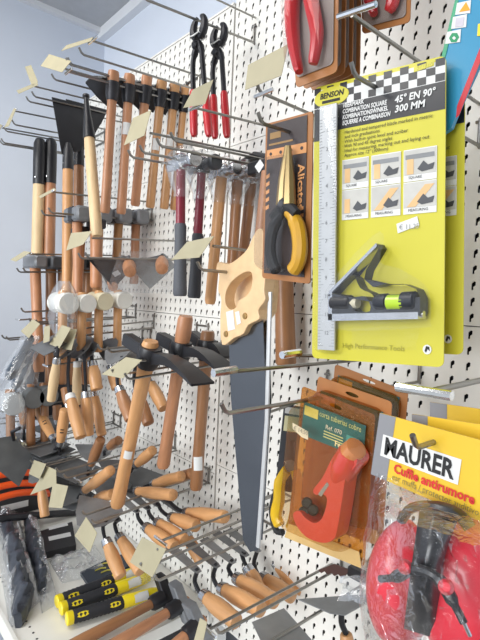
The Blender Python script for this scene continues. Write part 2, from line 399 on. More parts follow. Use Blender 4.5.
def claw_hammer(label, Y, top, bot, headm=STEEL, shaft=W_TAN, grip=None, hr=0.014, hl=0.10, rs=0.011, group='hammers on the pegboard hooks', bag=False, stk=None, kind='hammer', name='hammer', gripfrac=.45, face='round', prof=H_STRAIGHT, lean=0.0, flat=1.0, cap=None):
    """handle hanging down from a head that lies across the two prongs; head axis along the aisle, face towards the viewer"""
    a, b = hang(Y, top, bot, None, lean); d = (b-a).normalized()
    T = thing(name, label, kind, b, group)
    A = V((0, -1, 0)); c = a + d*0.0
    if face == 'round':
        h = MB(); f0 = c+A*hl*.5
        h.lathe(f0, f0-A*hl*.42, [(0, hr*.92), (.06, hr), (.3, hr), (.5, hr*.72), (1, hr*.85)], 16)
        h.bbox(c, (hr*1.7, hr*1.9, hl*.3), (V((1, 0, 0)), V((0, 0, 1)), A))
        h.lathe(c-A*hl*.1, c-A*hl*.5, [(0, hr*.7), (.5, hr*.75), (.8, hr*.8), (1, hr*.35)], 12, 1, .55)
    elif face == 'square':
        h = MB(); h.bbox(c, (hr*2, hr*2, hl), (V((1, 0, 0)), V((0, 0, 1)), A), .14)
    elif face == 'mallet':
        h = MB(); h.lathe(c+A*hl*.5, c-A*hl*.5, [(0, hr*.9), (.06, hr), (.45, hr*.94), (.55, hr*.94), (.94, hr), (1, hr*.9)], 22)
    hd = link('head', h, headm, T)
    if face == 'square' and cap:
        link('head_band', MB().bbox(c, (hr*2.04, hr*2.06, hl*.34), (V((1, 0, 0)), V((0, 0, 1)), A)), cap, T)
    e = a-d*(hr*1.15)
    if grip:
        m_ = a.lerp(b, 1-gripfrac)
        link('shaft', MB().lathe(e, m_, [(0, rs*.85), (.1, rs*.9), (1, rs*.95)], 12, 1, .85), shaft, T)
        link('grip', MB().lathe(m_-d*.006, b, [(0, rs*1.0), (.03, rs*1.15), (.2, rs*1.1), (.6, rs*1.2), (.9, rs*1.32), (.97, rs*1.35), (1, rs*1.15)], 14), grip, T)
    else:
        link('handle', MB().lathe(e, b, [(t, r*rs) for t, r in prof], 14, 1, flat), shaft, T)
    if stk: sticker(T, a.lerp(b, stk), d, rs*1.3, .026, rs*1.0)
    if bag:
        mb = MB(); g = []
        for i in range(9):
            t = i/8; row = []
            rr = [.6, 1.3, 1.7, 1.75, 1.65, 1.5, 1.2, .95, 1.0][i]*hr*(.72 if face == 'mallet' else 1)
            for k in range(19):
                an = 2*math.pi*k/18; nn = noise.noise(V((math.cos(an)*3, math.sin(an)*3, t*9+top[0])))
                row.append(a+V((0, 0, hr*2.0))+d*(t*hr*6.5)+V((math.cos(an)*rr*(1+.2*nn), math.sin(an)*(rr+hl*.22*(1-t))*(1+.2*nn), 0)))
            g.append(row)
        link('plastic_bag', mb.sheet(g), CLEAR, T, fix=False)
    return T, a, b, hd
def trowel(label, Y, neck, fer, end, blade='pointed', rs=0.0135, wood=W_TAN, o=None, bl=0.15, bw=0.085, roll=0.45, ferm=None, bdir=None, group='trowels on the pegboard hooks', bm=None, mark=False, nk=BLACKM):
    """cranked-neck trowel: blade lies on the prongs, handle swings below.  pixels: neck top, ferrule, handle end"""
    n0 = aY(neck[0], neck[1], Y) if o is None else aX(neck[0], neck[1], o); off = -n0.x
    f = aX(fer[0], fer[1], off); e = aX(end[0], end[1], off); d = (e-f).normalized()
    T = thing('trowel', label, 'trowel', e, group)
    h = link('handle', MB().lathe(f, e, [(t, r*rs) for t, r in H_TROWEL], 14), wood, T)
    L = (e-f).length
    link('ferrule', MB().lathe(f-d*.003, f+d*.014, [(0, rs*.56), (.1, rs*.74), (1, rs*.84), (1, rs*.7)], 12), ferm or STEEL, T)
    link('tang', MB().tube(crom([f+d*.004, f-d*.012, (f-d*.03).lerp(n0, .35), n0.lerp(f, .12), n0], 3, False), [.0042]*4+[.0046]*9, 8), nk, T)
    B = V(bdir) if bdir else V((0, 1, .06)); B.normalize()
    W = V((math.cos(roll), 0, math.sin(roll))); W = (W-B*W.dot(B)).normalized(); N = B.cross(W)
    if N.z < 0: N = -N
    s = n0 - B*.012
    if blade == 'pointed': sh = [(0, .12), (.10, .42), (.28, .5), (.6, .34), (1, .02)]
    elif blade == 'square': sh = [(0, .15), (.06, .5), (1, .5)]
    elif blade == 'round': sh = [(0, .12), (.12, .44), (.4, .5), (.8, .42), (.95, .25), (1, .05)]
    else: sh = [(0, .2), (.1, .3), (.9, .42), (1, .42)]
    lp = [s+B*(t*bl)+W*(x*bw) for t, x in sh]+[s+B*(t*bl)-W*(x*bw) for t, x in reversed(sh)]
    link('blade', MB().plate(lp, N, .0014), bm or BLADE, T)
    return T
def hoe(label, Y, top, bot, wood=W_RED, rs=.0125, blen=.08, bw=.075, stk=None, tilt=0.0, group='hoes on the top hook', pick=False, up=.030, stkh=.03):
    """hoe head with an eye collar: handle end stands proud of the collar, blade points along the aisle"""
    a, b = hang(Y, top, bot); d = (b-a).normalized(); T = thing('hand_hoe', label, 'hoe', b, group)
    L = (b-a).length
    link('handle', MB().lathe(a-d*up, b, [(0, rs*1.05), (.02, rs*1.15), (.1, rs*1.1), (.16, rs*.95), (.5, rs*.92), (.9, rs*1.0), (.985, rs), (1, rs*.8)], 14, 1, .85), wood, T)
    c = a+d*.012
    link('collar', MB().lathe(a-d*.004, a+d*.04, [(0, rs*1.3), (.15, rs*1.4), (.7, rs*1.32), (1, rs*1.1)], 14), BLACKM, T)
    g = []; 
    for i in range(7):
        t = i/6; w_ = bw*(.35+.65*min(1, t*2.2))
        y = a+V((0, rs*1.0+t*blen, 0)); z = -0.018*t*t+.012
        g.append([y+V((x*w_*.42, 0, z+.004*abs(x)-x*w_*.28*t)) for x in (-1, -.5, 0, .5, 1)])
    m = MB(); m.sheet(g); k = len(m.v); m.v += [p+V((0, 0, .004)) for p in m.v[:k]]; m.g += m.g[:k]; n = len(m.f); m.f += [tuple(q+k for q in reversed(f)) for f in m.f[:n]]
    ed = [i*5 for i in range(7)]+[30+j for j in range(1, 5)]+[i*5+4 for i in range(5, -1, -1)]+[3, 2, 1]
    m.f += [(ed[i], ed[(i+1) % len(ed)], ed[(i+1) % len(ed)]+k, ed[i]+k) for i in range(len(ed))]
    link('blade', m, BLACK, T)
    if pick:
        q0 = a+V((0, -rs, 0))
        link('prongs', MB().tube([q0, q0+V((0, -.04, .004)), q0+V((0, -.085, -.01))], [.009, .007, .003], 8, (1, .6)), BLACK, T)
    if stk: sticker(T, a.lerp(b, stk), d, rs*1.6, stkh, rs*.98)
    return T

# ---- pincers on the single hook at the top
hk = hook('long wire hook at the top that the two red pincers hang on', (147, 0), .285, 0, arm=None, drop=.024)
link('ticket_arm', MB().tube([aX(256, 18, .004), aX(256, 18, .004)+V((-.30, 0, -.02))], .002), CHROME, hk)
def pincers(label, Y, c, gl, gr, spread=.0):
    """c: pixel of the jaw ring, gl/gr: pixels of the two grip ends"""
    p = aY(c[0], c[1], Y); off = -p.x; T = thing('pincers', label, 'pincers', aX(gl[0], gl[1], off), 'red pincers on the top hook')
    el, er = aX(gl[0], gl[1], off), aX(gr[0], gr[1], off)
    piv = p+V((0, 0, -.040))
    for s, e in ((1, el), (-1, er)):
        # jaw: half ring above the pivot
        R = .0195; pts = []
        for k in range(9):
            a = -math.pi/2 + s*(.25+2.55*k/8); pts.append(p+V((0, -math.cos(a)*R*1.0, math.sin(a)*R*1.12)))
        link('jaw', MB().tube(pts, [.0085, .009, .0095, .0095, .009, .0085, .0075, .006, .004], 8, (1.0, .9)), BLACKM, T)
        top = piv+V((0, s*.003, .006)); mid = piv+V((0, s*.017, -.035)); g0 = mid.lerp(e, .40)
        pts = crom([top, piv.lerp(mid, .4)+V((0, s*.006, 0)), mid, g0], 4, False)
        link('arm', MB().tube(pts, [.008]*5+[.0062]*(len(pts)-5), 8, (.8, 1)), BLACKM, T)
        link('grip', MB().lathe(g0+(g0-e).normalized()*.008, e, [(0, .0066), (.05, .0082), (.5, .0088), (.9, .0084), (.98, .006), (1, .003)], 12), REDGRIP, T)
    link('rivet', MB().lathe(piv+V((-.014, 0, 0)), piv+V((.012, 0, 0)), [(0, .006), (.1, .0085), (.9, .0085), (1, .006)], 12), BLACKM, T)
    link('tie', MB().tube([p+V((-.01, .014, -.018)), p+V((-.013, 0, -.022)), p+V((-.01, -.014, -.018)), p+V((.01, -.012, -.02)), p+V((.012, 0, -.022)), p+V((.01, .012, -.02)), p+V((-.01, .014, -.018))], .0016, 6), WHITEP, T)
    return T
pincers('red-handled pincers, the left one of the pair on the top hook', .861, (199, 27), (194, 137), (209, 137))
pincers('red-handled pincers, the right one of the pair on the top hook', .861, (219, 35), (215, 139), (227, 138))

# ---- hoes on the top-left hook
hook('top wire hook that the row of wooden-handled hoes hangs on', (84, 55), .32, .065, arm=(93, 41), armL=.33,
     tags=[([(93, 37), (91, 41), (66, 53), (71, 47)], .335)])
h2 = hook('short wire hook with a yellowed price card beside the hoes', (71, 65), .325, .03, arm=(69, 72), armL=.33, tags=[([(49, 54), (71, 61), (67, 74), (46, 68)], .335)])
Yh = 1.14
hs = [((113, 84), (105, 213), W_RED, None), ((129, 87), (121, 214), W_RED, .33), ((146, 88), (135, 206), W_RED, None), ((161, 92), (150, 208), W_TAN, .45), ((174, 95), (164, 209), W_TAN, .4), ((185, 98), (174, 210), W_TAN, .5)]
for i, (t, b, wd, sk) in enumerate(hs):
    hoe('black hoe with %s handle, %s from the tip of the top hook' % ('reddish wooden' if wd is W_RED else 'pale wooden', ORD[i]), Yh, t, b, wd, stk=sk)

# ---- spades, ferruled tool and long handles at the far left
hook('wire hook with the two black spades', (36, 97), .30, .05, arm=(33, 86), armL=.31, tags=[([(31, 65), (38, 82), (36, 86), (29, 68)], .315), ([(37, 82), (38, 85), (23, 95), (21, 92)], .32)])
def spade(label, Y, out, soc, bot, wood):
    s = aY(soc[0], soc[1], Y); b = aX(bot[0], bot[1], -s.x)
    T = thing('spade', label, 'spade', b, 'spades on the far hook'); d = (b-s).normalized(); sd = V((0, -1, 0))
    lp = [aY(x, y, Y) for x, y in out]
    link('blade', MB().plate(lp, V((0, -1, 0)), .003), BLACK, T)
    so_ = link('socket', MB().lathe(s-d*.03, s+d*.05, [(0, .008), (.3, .0155), (1, .0165)], 12), BLACK, T)
    for k in (.012, .034): link('rivet', MB().lathe(s+d*k+V((-.0145, -.004, 0)), s+d*k+V((-.018, -.004, 0)), [(0, .003), (1, .002)], 8), STEEL, so_)
    link('handle', MB().lathe(s+d*.045, b, [(0, .015), (.1, .0155), (.9, .0155), (1, .013)], 14), wood, T)
spade('black spade with tan wooden handle hung blade up, in front', 1.46, [(52, 97), (80, 104), (104, 111), (98, 122), (80, 151), (62, 154)], (68, 153), (67, 300), W_TAN)
spade('black spade with darker wooden handle hung blade up, behind the other', 1.50, [(66, 99), (108, 110), (102, 122), (86, 149), (74, 152)], (79, 150), (78, 300), W_BRN)
hook('single wire hook above the spades', (56, 80), .30, 0)
a, b = hang(1.30, (86, 96), (97, 236)); T = thing('ferruled_handle', 'pale wooden handle with a long black conical ferrule and ball end', 'handle', b); d = (b-a).normalized()
link('ferrule', MB().lathe(a-d*.006, a+d*.125, [(0, .004), (.03, .0095), (.07, .0095), (.1, .006), (.5, .010), (.97, .0165), (1, .0165)], 14), BLACK, T)
link('handle', MB().lathe(a+d*.12, b, [(0, .0135), (.1, .0145), (.8, .015), (.97, .0145), (1, .011)], 14), W_PALE, T)
hook('farthest wire hook with the two black-tipped long handles', (16, 125), .30, .09, arm=(15, 111), armL=.31, tags=[([(14, 108), (16, 109), (13, 127), (9, 129)], .315)])
hook('thin ticket hook at the far left edge', (5, 143), .305, .02, arm=(2, 128), armL=.31, tags=[([(0, 124), (2, 125), (1, 137), (0, 138)], .315)])
for i, (t, b, wd, nm) in enumerate((((40, 138), (37, 262), W_PALE, 'cream'), ((51, 138), (49, 262), W_RED, 'brown'))):
    a, b = hang(1.70, t, b); d = (b-a).normalized(); T = thing('long_handle', 'long %s wooden tool handle with black rounded socket at the far left' % nm, 'handle', b, 'long handles on the farthest hook')
    so_ = link('socket', MB().lathe(a, a+d*.155, [(0, .006), (.03, .014), (.12, .0195), (.5, .0205), (1, .0195)], 16), BLACK, T)
    link('rivet', MB().lathe(a+d*.135+V((-.015, -.012, 0)), a+d*.135+V((-.018, -.015, 0)), [(0, .003), (1, .002)], 8), STEEL, so_)
    link('handle', MB().lathe(a+d*.15, b, [(0, .018), (.1, .019), (.9, .0195), (1, .017)], 16), wd, T)

# ---- fibreglass and wooden hammers on the middle hook
hook('wire hook carrying the row of hammers in plastic bags', (145, 153), .30, .045, arm=(150, 133), armL=.29, tags=[([(133, 118), (151, 110), (150, 137), (130, 147)], .30)], clip=False)
hook('wire hook in front of the pincers with a white price card', (176, 141), .30, .045, arm=(196, 108), armL=.26, tags=[([(183, 108), (205, 104), (219, 82), (197, 92)], .27)])
Ym = .815
T_, a_, b_, _h = claw_hammer('hammer with dark red shaft and grey rubber grip, left one', Ym, (181, 163), (180, 296), STEEL, REDSH, GREYGRIP, .0155, .10, .0105, 'red hammers in bags', True, gripfrac=.52)
claw_hammer('hammer with dark red shaft and charcoal rubber grip, right one', Ym, (202, 166), (194, 298), DKHEAD, REDSH, DKGRIP, .0155, .10, .0105, 'red hammers in bags', True, gripfrac=.47)
for i, (t, b) in enumerate((((222, 172), (210, 304)), ((238, 175), (231, 282)), ((252, 178), (240, 282)))):
    claw_hammer('bagged hammer with a wooden handle, %s behind the red-shafted ones' % ORD[i], Ym, t, b, STEEL, W_BRN if i else W_TAN, None, .0145, .10, .0125, 'wooden hammers in bags', True)
T = thing('mattock', 'large mattock with thick brown handle behind the pliers pack', 'mattock', aX(285, 365, .04))
a = aX(281, 163, .04); b = aX(286, 366, .04); d = (b-a).normalized()
link('handle', MB().lathe(a-d*.01, b, [(0, .018), (.1, .019), (.5, .0185), (.9, .021), (.985, .0215), (1, .017)], 16), W_BRN, T)
link('head', MB().tube([aX(235, 166, .045), aX(258, 156, .045), a, a+V((0, -.07, -.005))], [.006, .015, .021, .012], 8, (.6, 1.3)), BLACK, T)
# slanting reddish handle between the saw and the pliers pack
a = aX(268, 168, .10); b = aX(254, 290, .10); d = (b-a).normalized()
T = thing('hammer', 'hammer with a slanting reddish handle between the saw and the pliers pack', 'hammer', b, 'hammers on the pegboard hooks')
link('handle', MB().lathe(a, b, [(t, r*.0125) for t, r in H_STRAIGHT], 14), W_RED, T)
link('head', MB().bbox(a+V((0, 0, .004)), (.024, .026, .10), (V((1, 0, 0)), V((0, 0, 1)), V((0, 1, 0)))), BLACKM, T)

# ---- grey club hammers
hook('wire hook carrying the grey club hammers', (53, 213), .30, .055, arm=(52, 192), armL=.30, tags=[([(54, 188), (56, 190), (45, 199), (43, 197)], .30)])
for i, (t, b, wd) in enumerate((((77, 215), (78, 306), W_RED), ((99, 216), (97, 296), W_TAN), ((119, 217), (115, 284), W_TAN), ((136, 218), (134, 284), W_RED))):
    claw_hammer('grey square-headed club hammer, %s from the tip of its hook' % ORD[i], 1.325, t, b, GREYH, wd, None, .0205, .10, .0135, 'grey club hammers', face='square', cap=BLACK)

# ---- dark hammers at the far left
hook('wire hook carrying the dark-headed hammers at the far left', (27, 272), .30, .06, arm=(30, 254), armL=.305, tags=[([(24, 251), (31, 252), (20, 262), (14, 260)], .31)])
hook('thin wire hook with a clear card holder at the far left', (25, 312), .30, .0, arm=(18, 320), armL=.30)
for i, (t, b, wd) in enumerate((((35, 262), (39, 372), W_RED), ((51, 263), (50, 388), W_BRN), ((63, 264), (62, 384), W_BRN), ((74, 264), (72, 384), W_BRN), ((88, 264), (86, 384), W_BRN))):
    claw_hammer('dark-headed hammer with brown handle, %s from the left in the far row' % ORD[i], 1.56, t, b, DKHEAD if i else GREYH, wd, None, .020, .12, .0165, 'dark hammers in the far row', face='square')
a, b = hang(1.36, (80, 238), (77, 295)); 
claw_hammer('short pale hammer handle under the yellowed price card by the spades', 1.36, (80, 232), (77, 294), BLACKM, W_TAN, None, .013, .08, .0165, face='square')
claw_hammer('short reddish hammer handle hanging left of the pointed trowel', 1.30, (96, 225), (96, 288), BLACKM, W_RED, None, .013, .08, .0165, face='square')

# ---- white rubber mallets
hook('wire hook carrying the white rubber mallets', (40, 324), .30, .06, arm=(77, 329), armL=.24, tags=[([(33, 319), (40, 324), (33, 338), (25, 331)], .315), ([(44, 327), (50, 325), (54, 341), (48, 343)], .31), ([(62, 325), (71, 328), (64, 348), (54, 344)], .30), ([(68, 329), (77, 329), (76, 350), (66, 349)], .28)], clip=False)
hook('second wire of the mallet hook with folded cards', (77, 336), .24, .0)
for i, (t, b, m_, nm) in enumerate((((63, 303), (62, 360), WRUB, 'white rubber mallet in a plastic bag, largest and leftmost of the row'), ((82, 303), (81, 352), WRUB, 'white rubber mallet between the bagged and the cream ones'), ((99, 301), (98, 352), CRUB, 'cream rubber mallet third in the row'), ((118, 300), (117, 352), WRUB, 'white rubber mallet nearest the pegboard'))):
    claw_hammer(nm, 1.25, t, b, m_, W_TAN, None, .0285 if i == 0 else .025, .085, .0125, 'white rubber mallets', i == 0, name='rubber_mallet', kind='mallet', face='mallet')
# ---- pointed trowels in clear bags, handles towards the viewer
hook('wire hook with the bagged pointed trowels', (90, 258), .29, .04, arm=(92, 238), armL=.28, tags=[([(71, 233), (92, 231), (88, 245), (73, 252)], .29)], clip=False)
def face_trowel(label, Y, out, neck, end, m, wood, rs=.0165):
    e = aY(end[0], end[1], Y-.10); n = aY(neck[0], neck[1], Y); T = thing('trowel', label, 'trowel', aY(out[-1][0], out[-1][1], Y), 'bagged pointed trowels')
    lp = [aY(x, y, Y) for x, y in out]; link('blade', MB().plate(lp, V((0, -1, 0)), .0016), m, T)
    d = (e-n).normalized(); f = n.lerp(e, .28)
    link('tang', MB().tube(crom([n+V((0, .002, -.03)), n+V((0, -.004, .0)), n.lerp(f, .6)+V((0, 0, .006)), f+d*.01], 3, False), .0048, 8), BLACKM, T)
    link('handle', MB().lathe(f, e, [(t, r*rs) for t, r in H_TROWEL], 16), wood, T)
    return T
T1 = face_trowel('pointed trowel with black blade and price sticker, handle towards the viewer', 1.14, [(88, 259), (128, 256), (133, 268), (114, 288)], (128, 258), (130, 272), BLACK, W_RED)
c = aY(116, 273, 1.135); link('sticker', MB().plate([aY(x, y, 1.1385) for x, y in ((112, 273), (118, 270), (121, 274), (115, 277))], V((0, -1, 0)), .0004), WHITEP, T1)
T2 = face_trowel('pointed trowel with grey blade in a clear bag, handle towards the viewer', 1.10, [(126, 262), (165, 254), (176, 266), (150, 289)], (162, 256), (162, 269), BLADE, W_RED)
def film(T, outl, Y, m=HAZY, amp=.006, name='plastic_bag', n=8, off=None):
    """crumpled film over four pixel corners"""
    pt = (lambda x, y: aY(x, y, Y)) if off is None else (lambda x, y: aX(x, y, off))
    (a, b, c_, d_) = [pt(*q) for q in outl]; g = []
    nr = (b-a).cross(d_-a).normalized()
    for i in range(n+1):
        t = i/n; row = []
        for j in range(n+1):
            s = j/n; p = a.lerp(b, s).lerp(d_.lerp(c_, s), t)
            row.append(p+nr*(amp*noise.noise(p*70)+amp*.6*noise.noise(p*170)))
        g.append(row)
    return link(name, MB().sheet(g), m, T, fix=False)
film(T1, [(92, 258), (136, 258), (140, 292), (108, 292)], 1.125, CLEAR)
film(T2, [(120, 252), (180, 250), (178, 292), (104, 294)], 1.085, HAZY, .008)
face_trowel('trowel whose pinkish handle end shows just under the bagged trowels', 1.24, [(95, 262), (125, 262), (122, 280), (108, 286)], (112, 275), (113, 287), BLADE, W_RED, .014)

# ---- row of cranked trowels below the mallets
hook('wire hook carrying the upper row of cranked trowels', (52, 352), .30, .05, arm=(46, 366), armL=.30)
rowA = [((56, 348), (57, 358), (51, 401), W_PALE, .0125, 'slim pale-handled trowel, leftmost of the upper row'),
        ((76, 350), (77, 362), (77, 405), W_PALE, .0125, 'pale-handled trowel with white ferrule behind the upper row'),
        ((69, 352), (70, 395), (81, 438), W_TAN, .0165, 'wooden trowel with bright ferrule leaning right in the upper row'),
        ((84, 350), (86, 392), (88, 436), W_TAN, .0165, 'wooden trowel hanging upright in the middle of the upper row'),
        ((92, 350), (94, 392), (102, 436), W_TAN, .0145, 'wooden trowel behind the upright one in the upper row'),
        ((93, 350), (92, 362), (97, 390), W_TAN, .0175, 'trowel with fat handle end turned to the viewer, upper row'),
        ((113, 350), (111, 366), (117, 389), W_TAN, .0165, 'trowel with handle end under the white price card by the mattock')]
for i, (n, f, e, wd, r_, lb) in enumerate(rowA):
    trowel(lb, 1.22+(.05 if i in (1, 4) else 0), n, f, e, ['square', 'long', 'pointed', 'round'][i % 4], r_, wd, roll=.5+.1*i, bl=.12, bw=.07, ferm=WHITEP if i in (1, 2) else None, bm=BLADED)
rowA2 = [((122, 356), (119, 388), (131, 420), 'trowel hanging behind the nearest mattock handle, left of it'),
         ((139, 356), (136, 390), (149, 424), 'trowel hanging behind the nearest mattock handle, right of it'),
         ((153, 354), (149, 380), (164, 409), 'trowel with shiny handle between the two nearer mattock handles')]
hook('wire hook behind the mattocks carrying three trowels', (112, 352), .27, .05)
for i, (n, f, e, lb) in enumerate(rowA2):
    trowel(lb, 1.02, n, f, e, 'square' if i == 2 else 'pointed', .0155, W_BRN if i < 2 else W_TAN, roll=.6, bl=.10, bw=.07)

# ---- mattocks
hook('wire hook carrying the three black mattocks', (130, 379), .30, .055, arm=(134, 362), armL=.29, tags=[([(126, 357), (142, 360), (128, 378), (107, 374)], .30)], clip=True)
def mattock(label, Y, eye, top, bot, adze, poll, wood, rs=.0165):
    c = aY(eye[0], eye[1], Y); o = -c.x; t = aX(top[0], top[1], o); b = aX(bot[0], bot[1], o)
    T = thing('mattock', label, 'mattock', b, 'mattocks on the middle hook'); d = (b-c).normalized()
    link('handle', MB().lathe(t, b, [(0, rs*.9), (.02, rs*1.05), (.12, rs*1.1), (.2, rs*.95), (.5, rs*.86), (.85, rs*.9), (.98, rs*.98), (1, rs*.8)], 14, 1, .85), wood, T)
    link('collar', MB().lathe(c-d*.012, c+d*.035, [(0, rs*1.35), (.2, rs*1.5), (.7, rs*1.45), (1, rs*1.15)], 14), BLACK, T)
    az = aX(adze[0], adze[1], o); pl = aX(poll[0], poll[1], o); g = []
    for i in range(8):
        q = i/7; p = c.lerp(az, q)+V((0, 0, .016*math.sin(q*math.pi))); w_ = .016+.036*q
        g.append([p+V((x*w_*.5, 0, 0)) for x in (-1, 0, 1)])
    th = [.024*(1-i/7)+.004 for i in range(8)]
    m = MB(); vs = [p for r in g for p in r]+[p-V((0, 0, th[i])) for i, r in enumerate(g) for p in r]; fs = []
    for i in range(7):
        for j in range(2):
            k = i*3+j; fs += [(k, k+1, k+4, k+3), (k+24, k+27, k+28, k+25)]
        fs += [(i*3, i*3+3, i*3+27, i*3+24), (i*3+2, i*3+26, i*3+29, i*3+5)]
    fs += [(21, 22, 46, 45), (22, 23, 47, 46), (0, 24, 25, 1), (1, 25, 26, 2)]
    m.add(vs, fs); link('adze', m, BLACK, T)
    ax = (pl-c).normalized(); X = V((1, 0, 0)); Z = ax.cross(X)
    link('poll', MB().bbox(c.lerp(pl, .5)+V((0, 0, -.004)), (.026, .028, (pl-c).length), (X, Z, ax)), BLACK, T)
    if label.startswith('nearest'): sticker(T, c.lerp(b, .62), d, .018, .02, rs*.9)
    return T
mattock('farthest of the three black mattocks, with brown handle by the upright joint', .87, (207, 345), (208, 331), (196, 489), (231, 356), (192, 334), W_BRN)
mattock('middle black mattock, its handle end standing tall above the head', .87, (181, 347), (186, 316), (163, 467), (226, 368), (160, 336), W_RED)
mattock('nearest black mattock with long tan handle leaning to the left', .87, (150, 352), (151, 341), (117, 506), (203, 383), (127, 337), W_TAN, .0175)
sticker(bpy.data.objects['mattock.001'], aX(198, 462, .125), V((0, .1, 1)), .02, .03, .0155)

# ---- middle row: trowels lying with their handle ends towards the viewer
hook('wire hook with the jumble of trowels left of the mattock handle', (68, 478), .31, .05, arm=(78, 480), armL=.29, tags=[([(53, 483), (68, 486), (67, 507), (54, 506)], .32)])
rowB = [((78, 498), (84, 491), (111, 470), .24, W_TAN, 'wooden trowel pointing up to the right in the lower-left jumble'),
        ((86, 503), (95, 499), (113, 494), .22, W_TAN, 'short-looking trowel handle aimed at the viewer below the jumble'),
        ((88, 475), (90, 467), (101, 439), .20, W_BRN, 'brown trowel handle standing up in the middle of the jumble'),
        ((104, 455), (108, 448), (119, 440), .13, W_BRN, 'dark brown trowel handle behind the standing one'),
        ((130, 472), (136, 465), (153, 450), .13, W_TAN, 'wooden trowel pointing up to the right just past the mattock handle'),
        ((142, 488), (153, 484), (182, 476), .10, W_TAN, 'wooden trowel lying level right of the mattock handle'),
        ((160, 486), (170, 481), (192, 473), .07, W_BRN, 'trowel handle end just behind the level one'),
        ((122, 492), (136, 491), (174, 495), .16, W_TAN, 'trowel with bright ferrule lying level below the mattock handle')]
for i, (n, f, e, o_, wd, lb) in enumerate(rowB):
    trowel(lb, 0, n, f, e, ['pointed', 'round', 'square', 'pointed'][i % 4], .0145, wd, o=o_, roll=.2, bl=.14, bw=.09, bdir=(-.3, 1, .05), bm=BLADE if i % 2 else BLADED)

hook('wire hook carrying the lower middle row of trowels', (96, 523), .31, .05, arm=(80, 528), armL=.33, tags=[([(86, 517), (97, 533), (95, 551), (81, 534)], .33)], clip=False)
rowC = [((106, 521), (106, 540), (121, 577)), ((117, 519), (119, 536), (141, 572)), ((136, 510), (146, 527), (175, 548)), ((147, 507), (157, 522), (185, 541)),
        ((157, 504), (171, 517), (197, 526)), ((168, 501), (186, 512), (226, 517)), ((178, 510), (186, 534), (201, 562))]
for i, (n, f, e) in enumerate(rowC):
    trowel('wooden trowel in the lower middle row, %s from the left' % ORD[i], 1.0, n, f, e, 'pointed' if i == 0 else 'long', .0155, W_TAN, roll=.15, bl=.16 if i == 0 else .1, bw=.11 if i == 0 else .026, bm=[BLADE, BLADED][i % 2])

hook('wire hook carrying the bottom row of trowels', (160, 580), .30, .05, arm=(161, 541), armL=.29, tags=[([(142, 537), (166, 549), (158, 575), (135, 560)], .30)], drop=.012)
hook('empty wire hook above the bottom row of trowels', (163, 553), .29, .0, drop=.012)
rowD = [((196, 569), (203, 595), (237, 622)), ((215, 564), (221, 588), (262, 610)), ((231, 560), (236, 578), (276, 602)), ((244, 553), (247, 567), (260, 592)),
        ((256, 549), (262, 577), (293, 597)), ((271, 541), (274, 562), (305, 592))]
for i, (n, f, e) in enumerate(rowD):
    trowel('wooden trowel in the bottom row, %s from the left' % ORD[i], .745, n, f, e, 'long', .0165, W_TAN, roll=.1, bl=.11, bw=.026, bm=[BLADE, BLADED][i % 2])

# two flat blades on the lowest hook at the right
hook('lowest wire hook with two flat grey trowel blades on it', (248, 656), .30, .06, arm=(208, 630), armL=.31, tags=[([(200, 618), (207, 622), (209, 640), (201, 640)], .315)], drop=.0)
def flat_trowel(label, Z, out, hand):
    lp = [aZ(x, y, Z) for x, y in out]; T = thing('trowel', label, 'trowel', lp[0], 'flat blades on the lowest hook')
    link('blade', MB().plate(lp, V((0, 0, 1)), .0015), BLADE, T)
    c = sum(lp, V((0, 0, 0)))/len(lp); e = c+V(hand)
    link('tang', MB().tube(crom([c+V((0, 0, -.001)), c+V((0, 0, -.03)), c+V((hand[0]*.3, hand[1]*.3, -.05))], 4, False), .005, 8), BLACKM, T)
    q = c+V((hand[0]*.3, hand[1]*.3, -.05))
    link('handle', MB().lathe(q, e, [(t, r*.0155) for t, r in H_TROWEL], 14), W_TAN, T)
flat_trowel('flat grey rectangular trowel blade at the bottom edge', .985, [(252, 622), (284, 608), (312, 640), (268, 655)], (.03, -.05, -.16))
flat_trowel('flat grey trowel blade under the pipe cutter pack', 1.0, [(298, 599), (366, 594), (372, 600), (345, 615), (330, 613)], (.02, -.02, -.15))
def serr():
    o_ = .05; pts = [(318, 571), (334, 564), (350, 570), (345, 577)]
    lp = [aX(x, y, o_) for x, y in pts]; T = thing('notched_scraper', 'dark brown notched scraper blade showing under the pipe cutter packs', 'scraper', lp[0])
    top = lp[1:3]; ed = []
    for k in range(9):
        p = lp[3].lerp(lp[0], k/8); ed.append(p+V((0, 0, -.003 if k % 2 else .002)))
    link('blade', MB().plate([lp[1], lp[2]]+ed, V((-1, 0, 0)), .002), mat('brown_blade', (74, 48, 42), .5), T)
    link('handle', MB().bbox(lp[2]+V((0.006, -.03, -.004)), (.014, .02, .07), (V((1, 0, 0)), V((0, 0, 1)), V((0, 1, 0)))), BLACK, T)
serr()

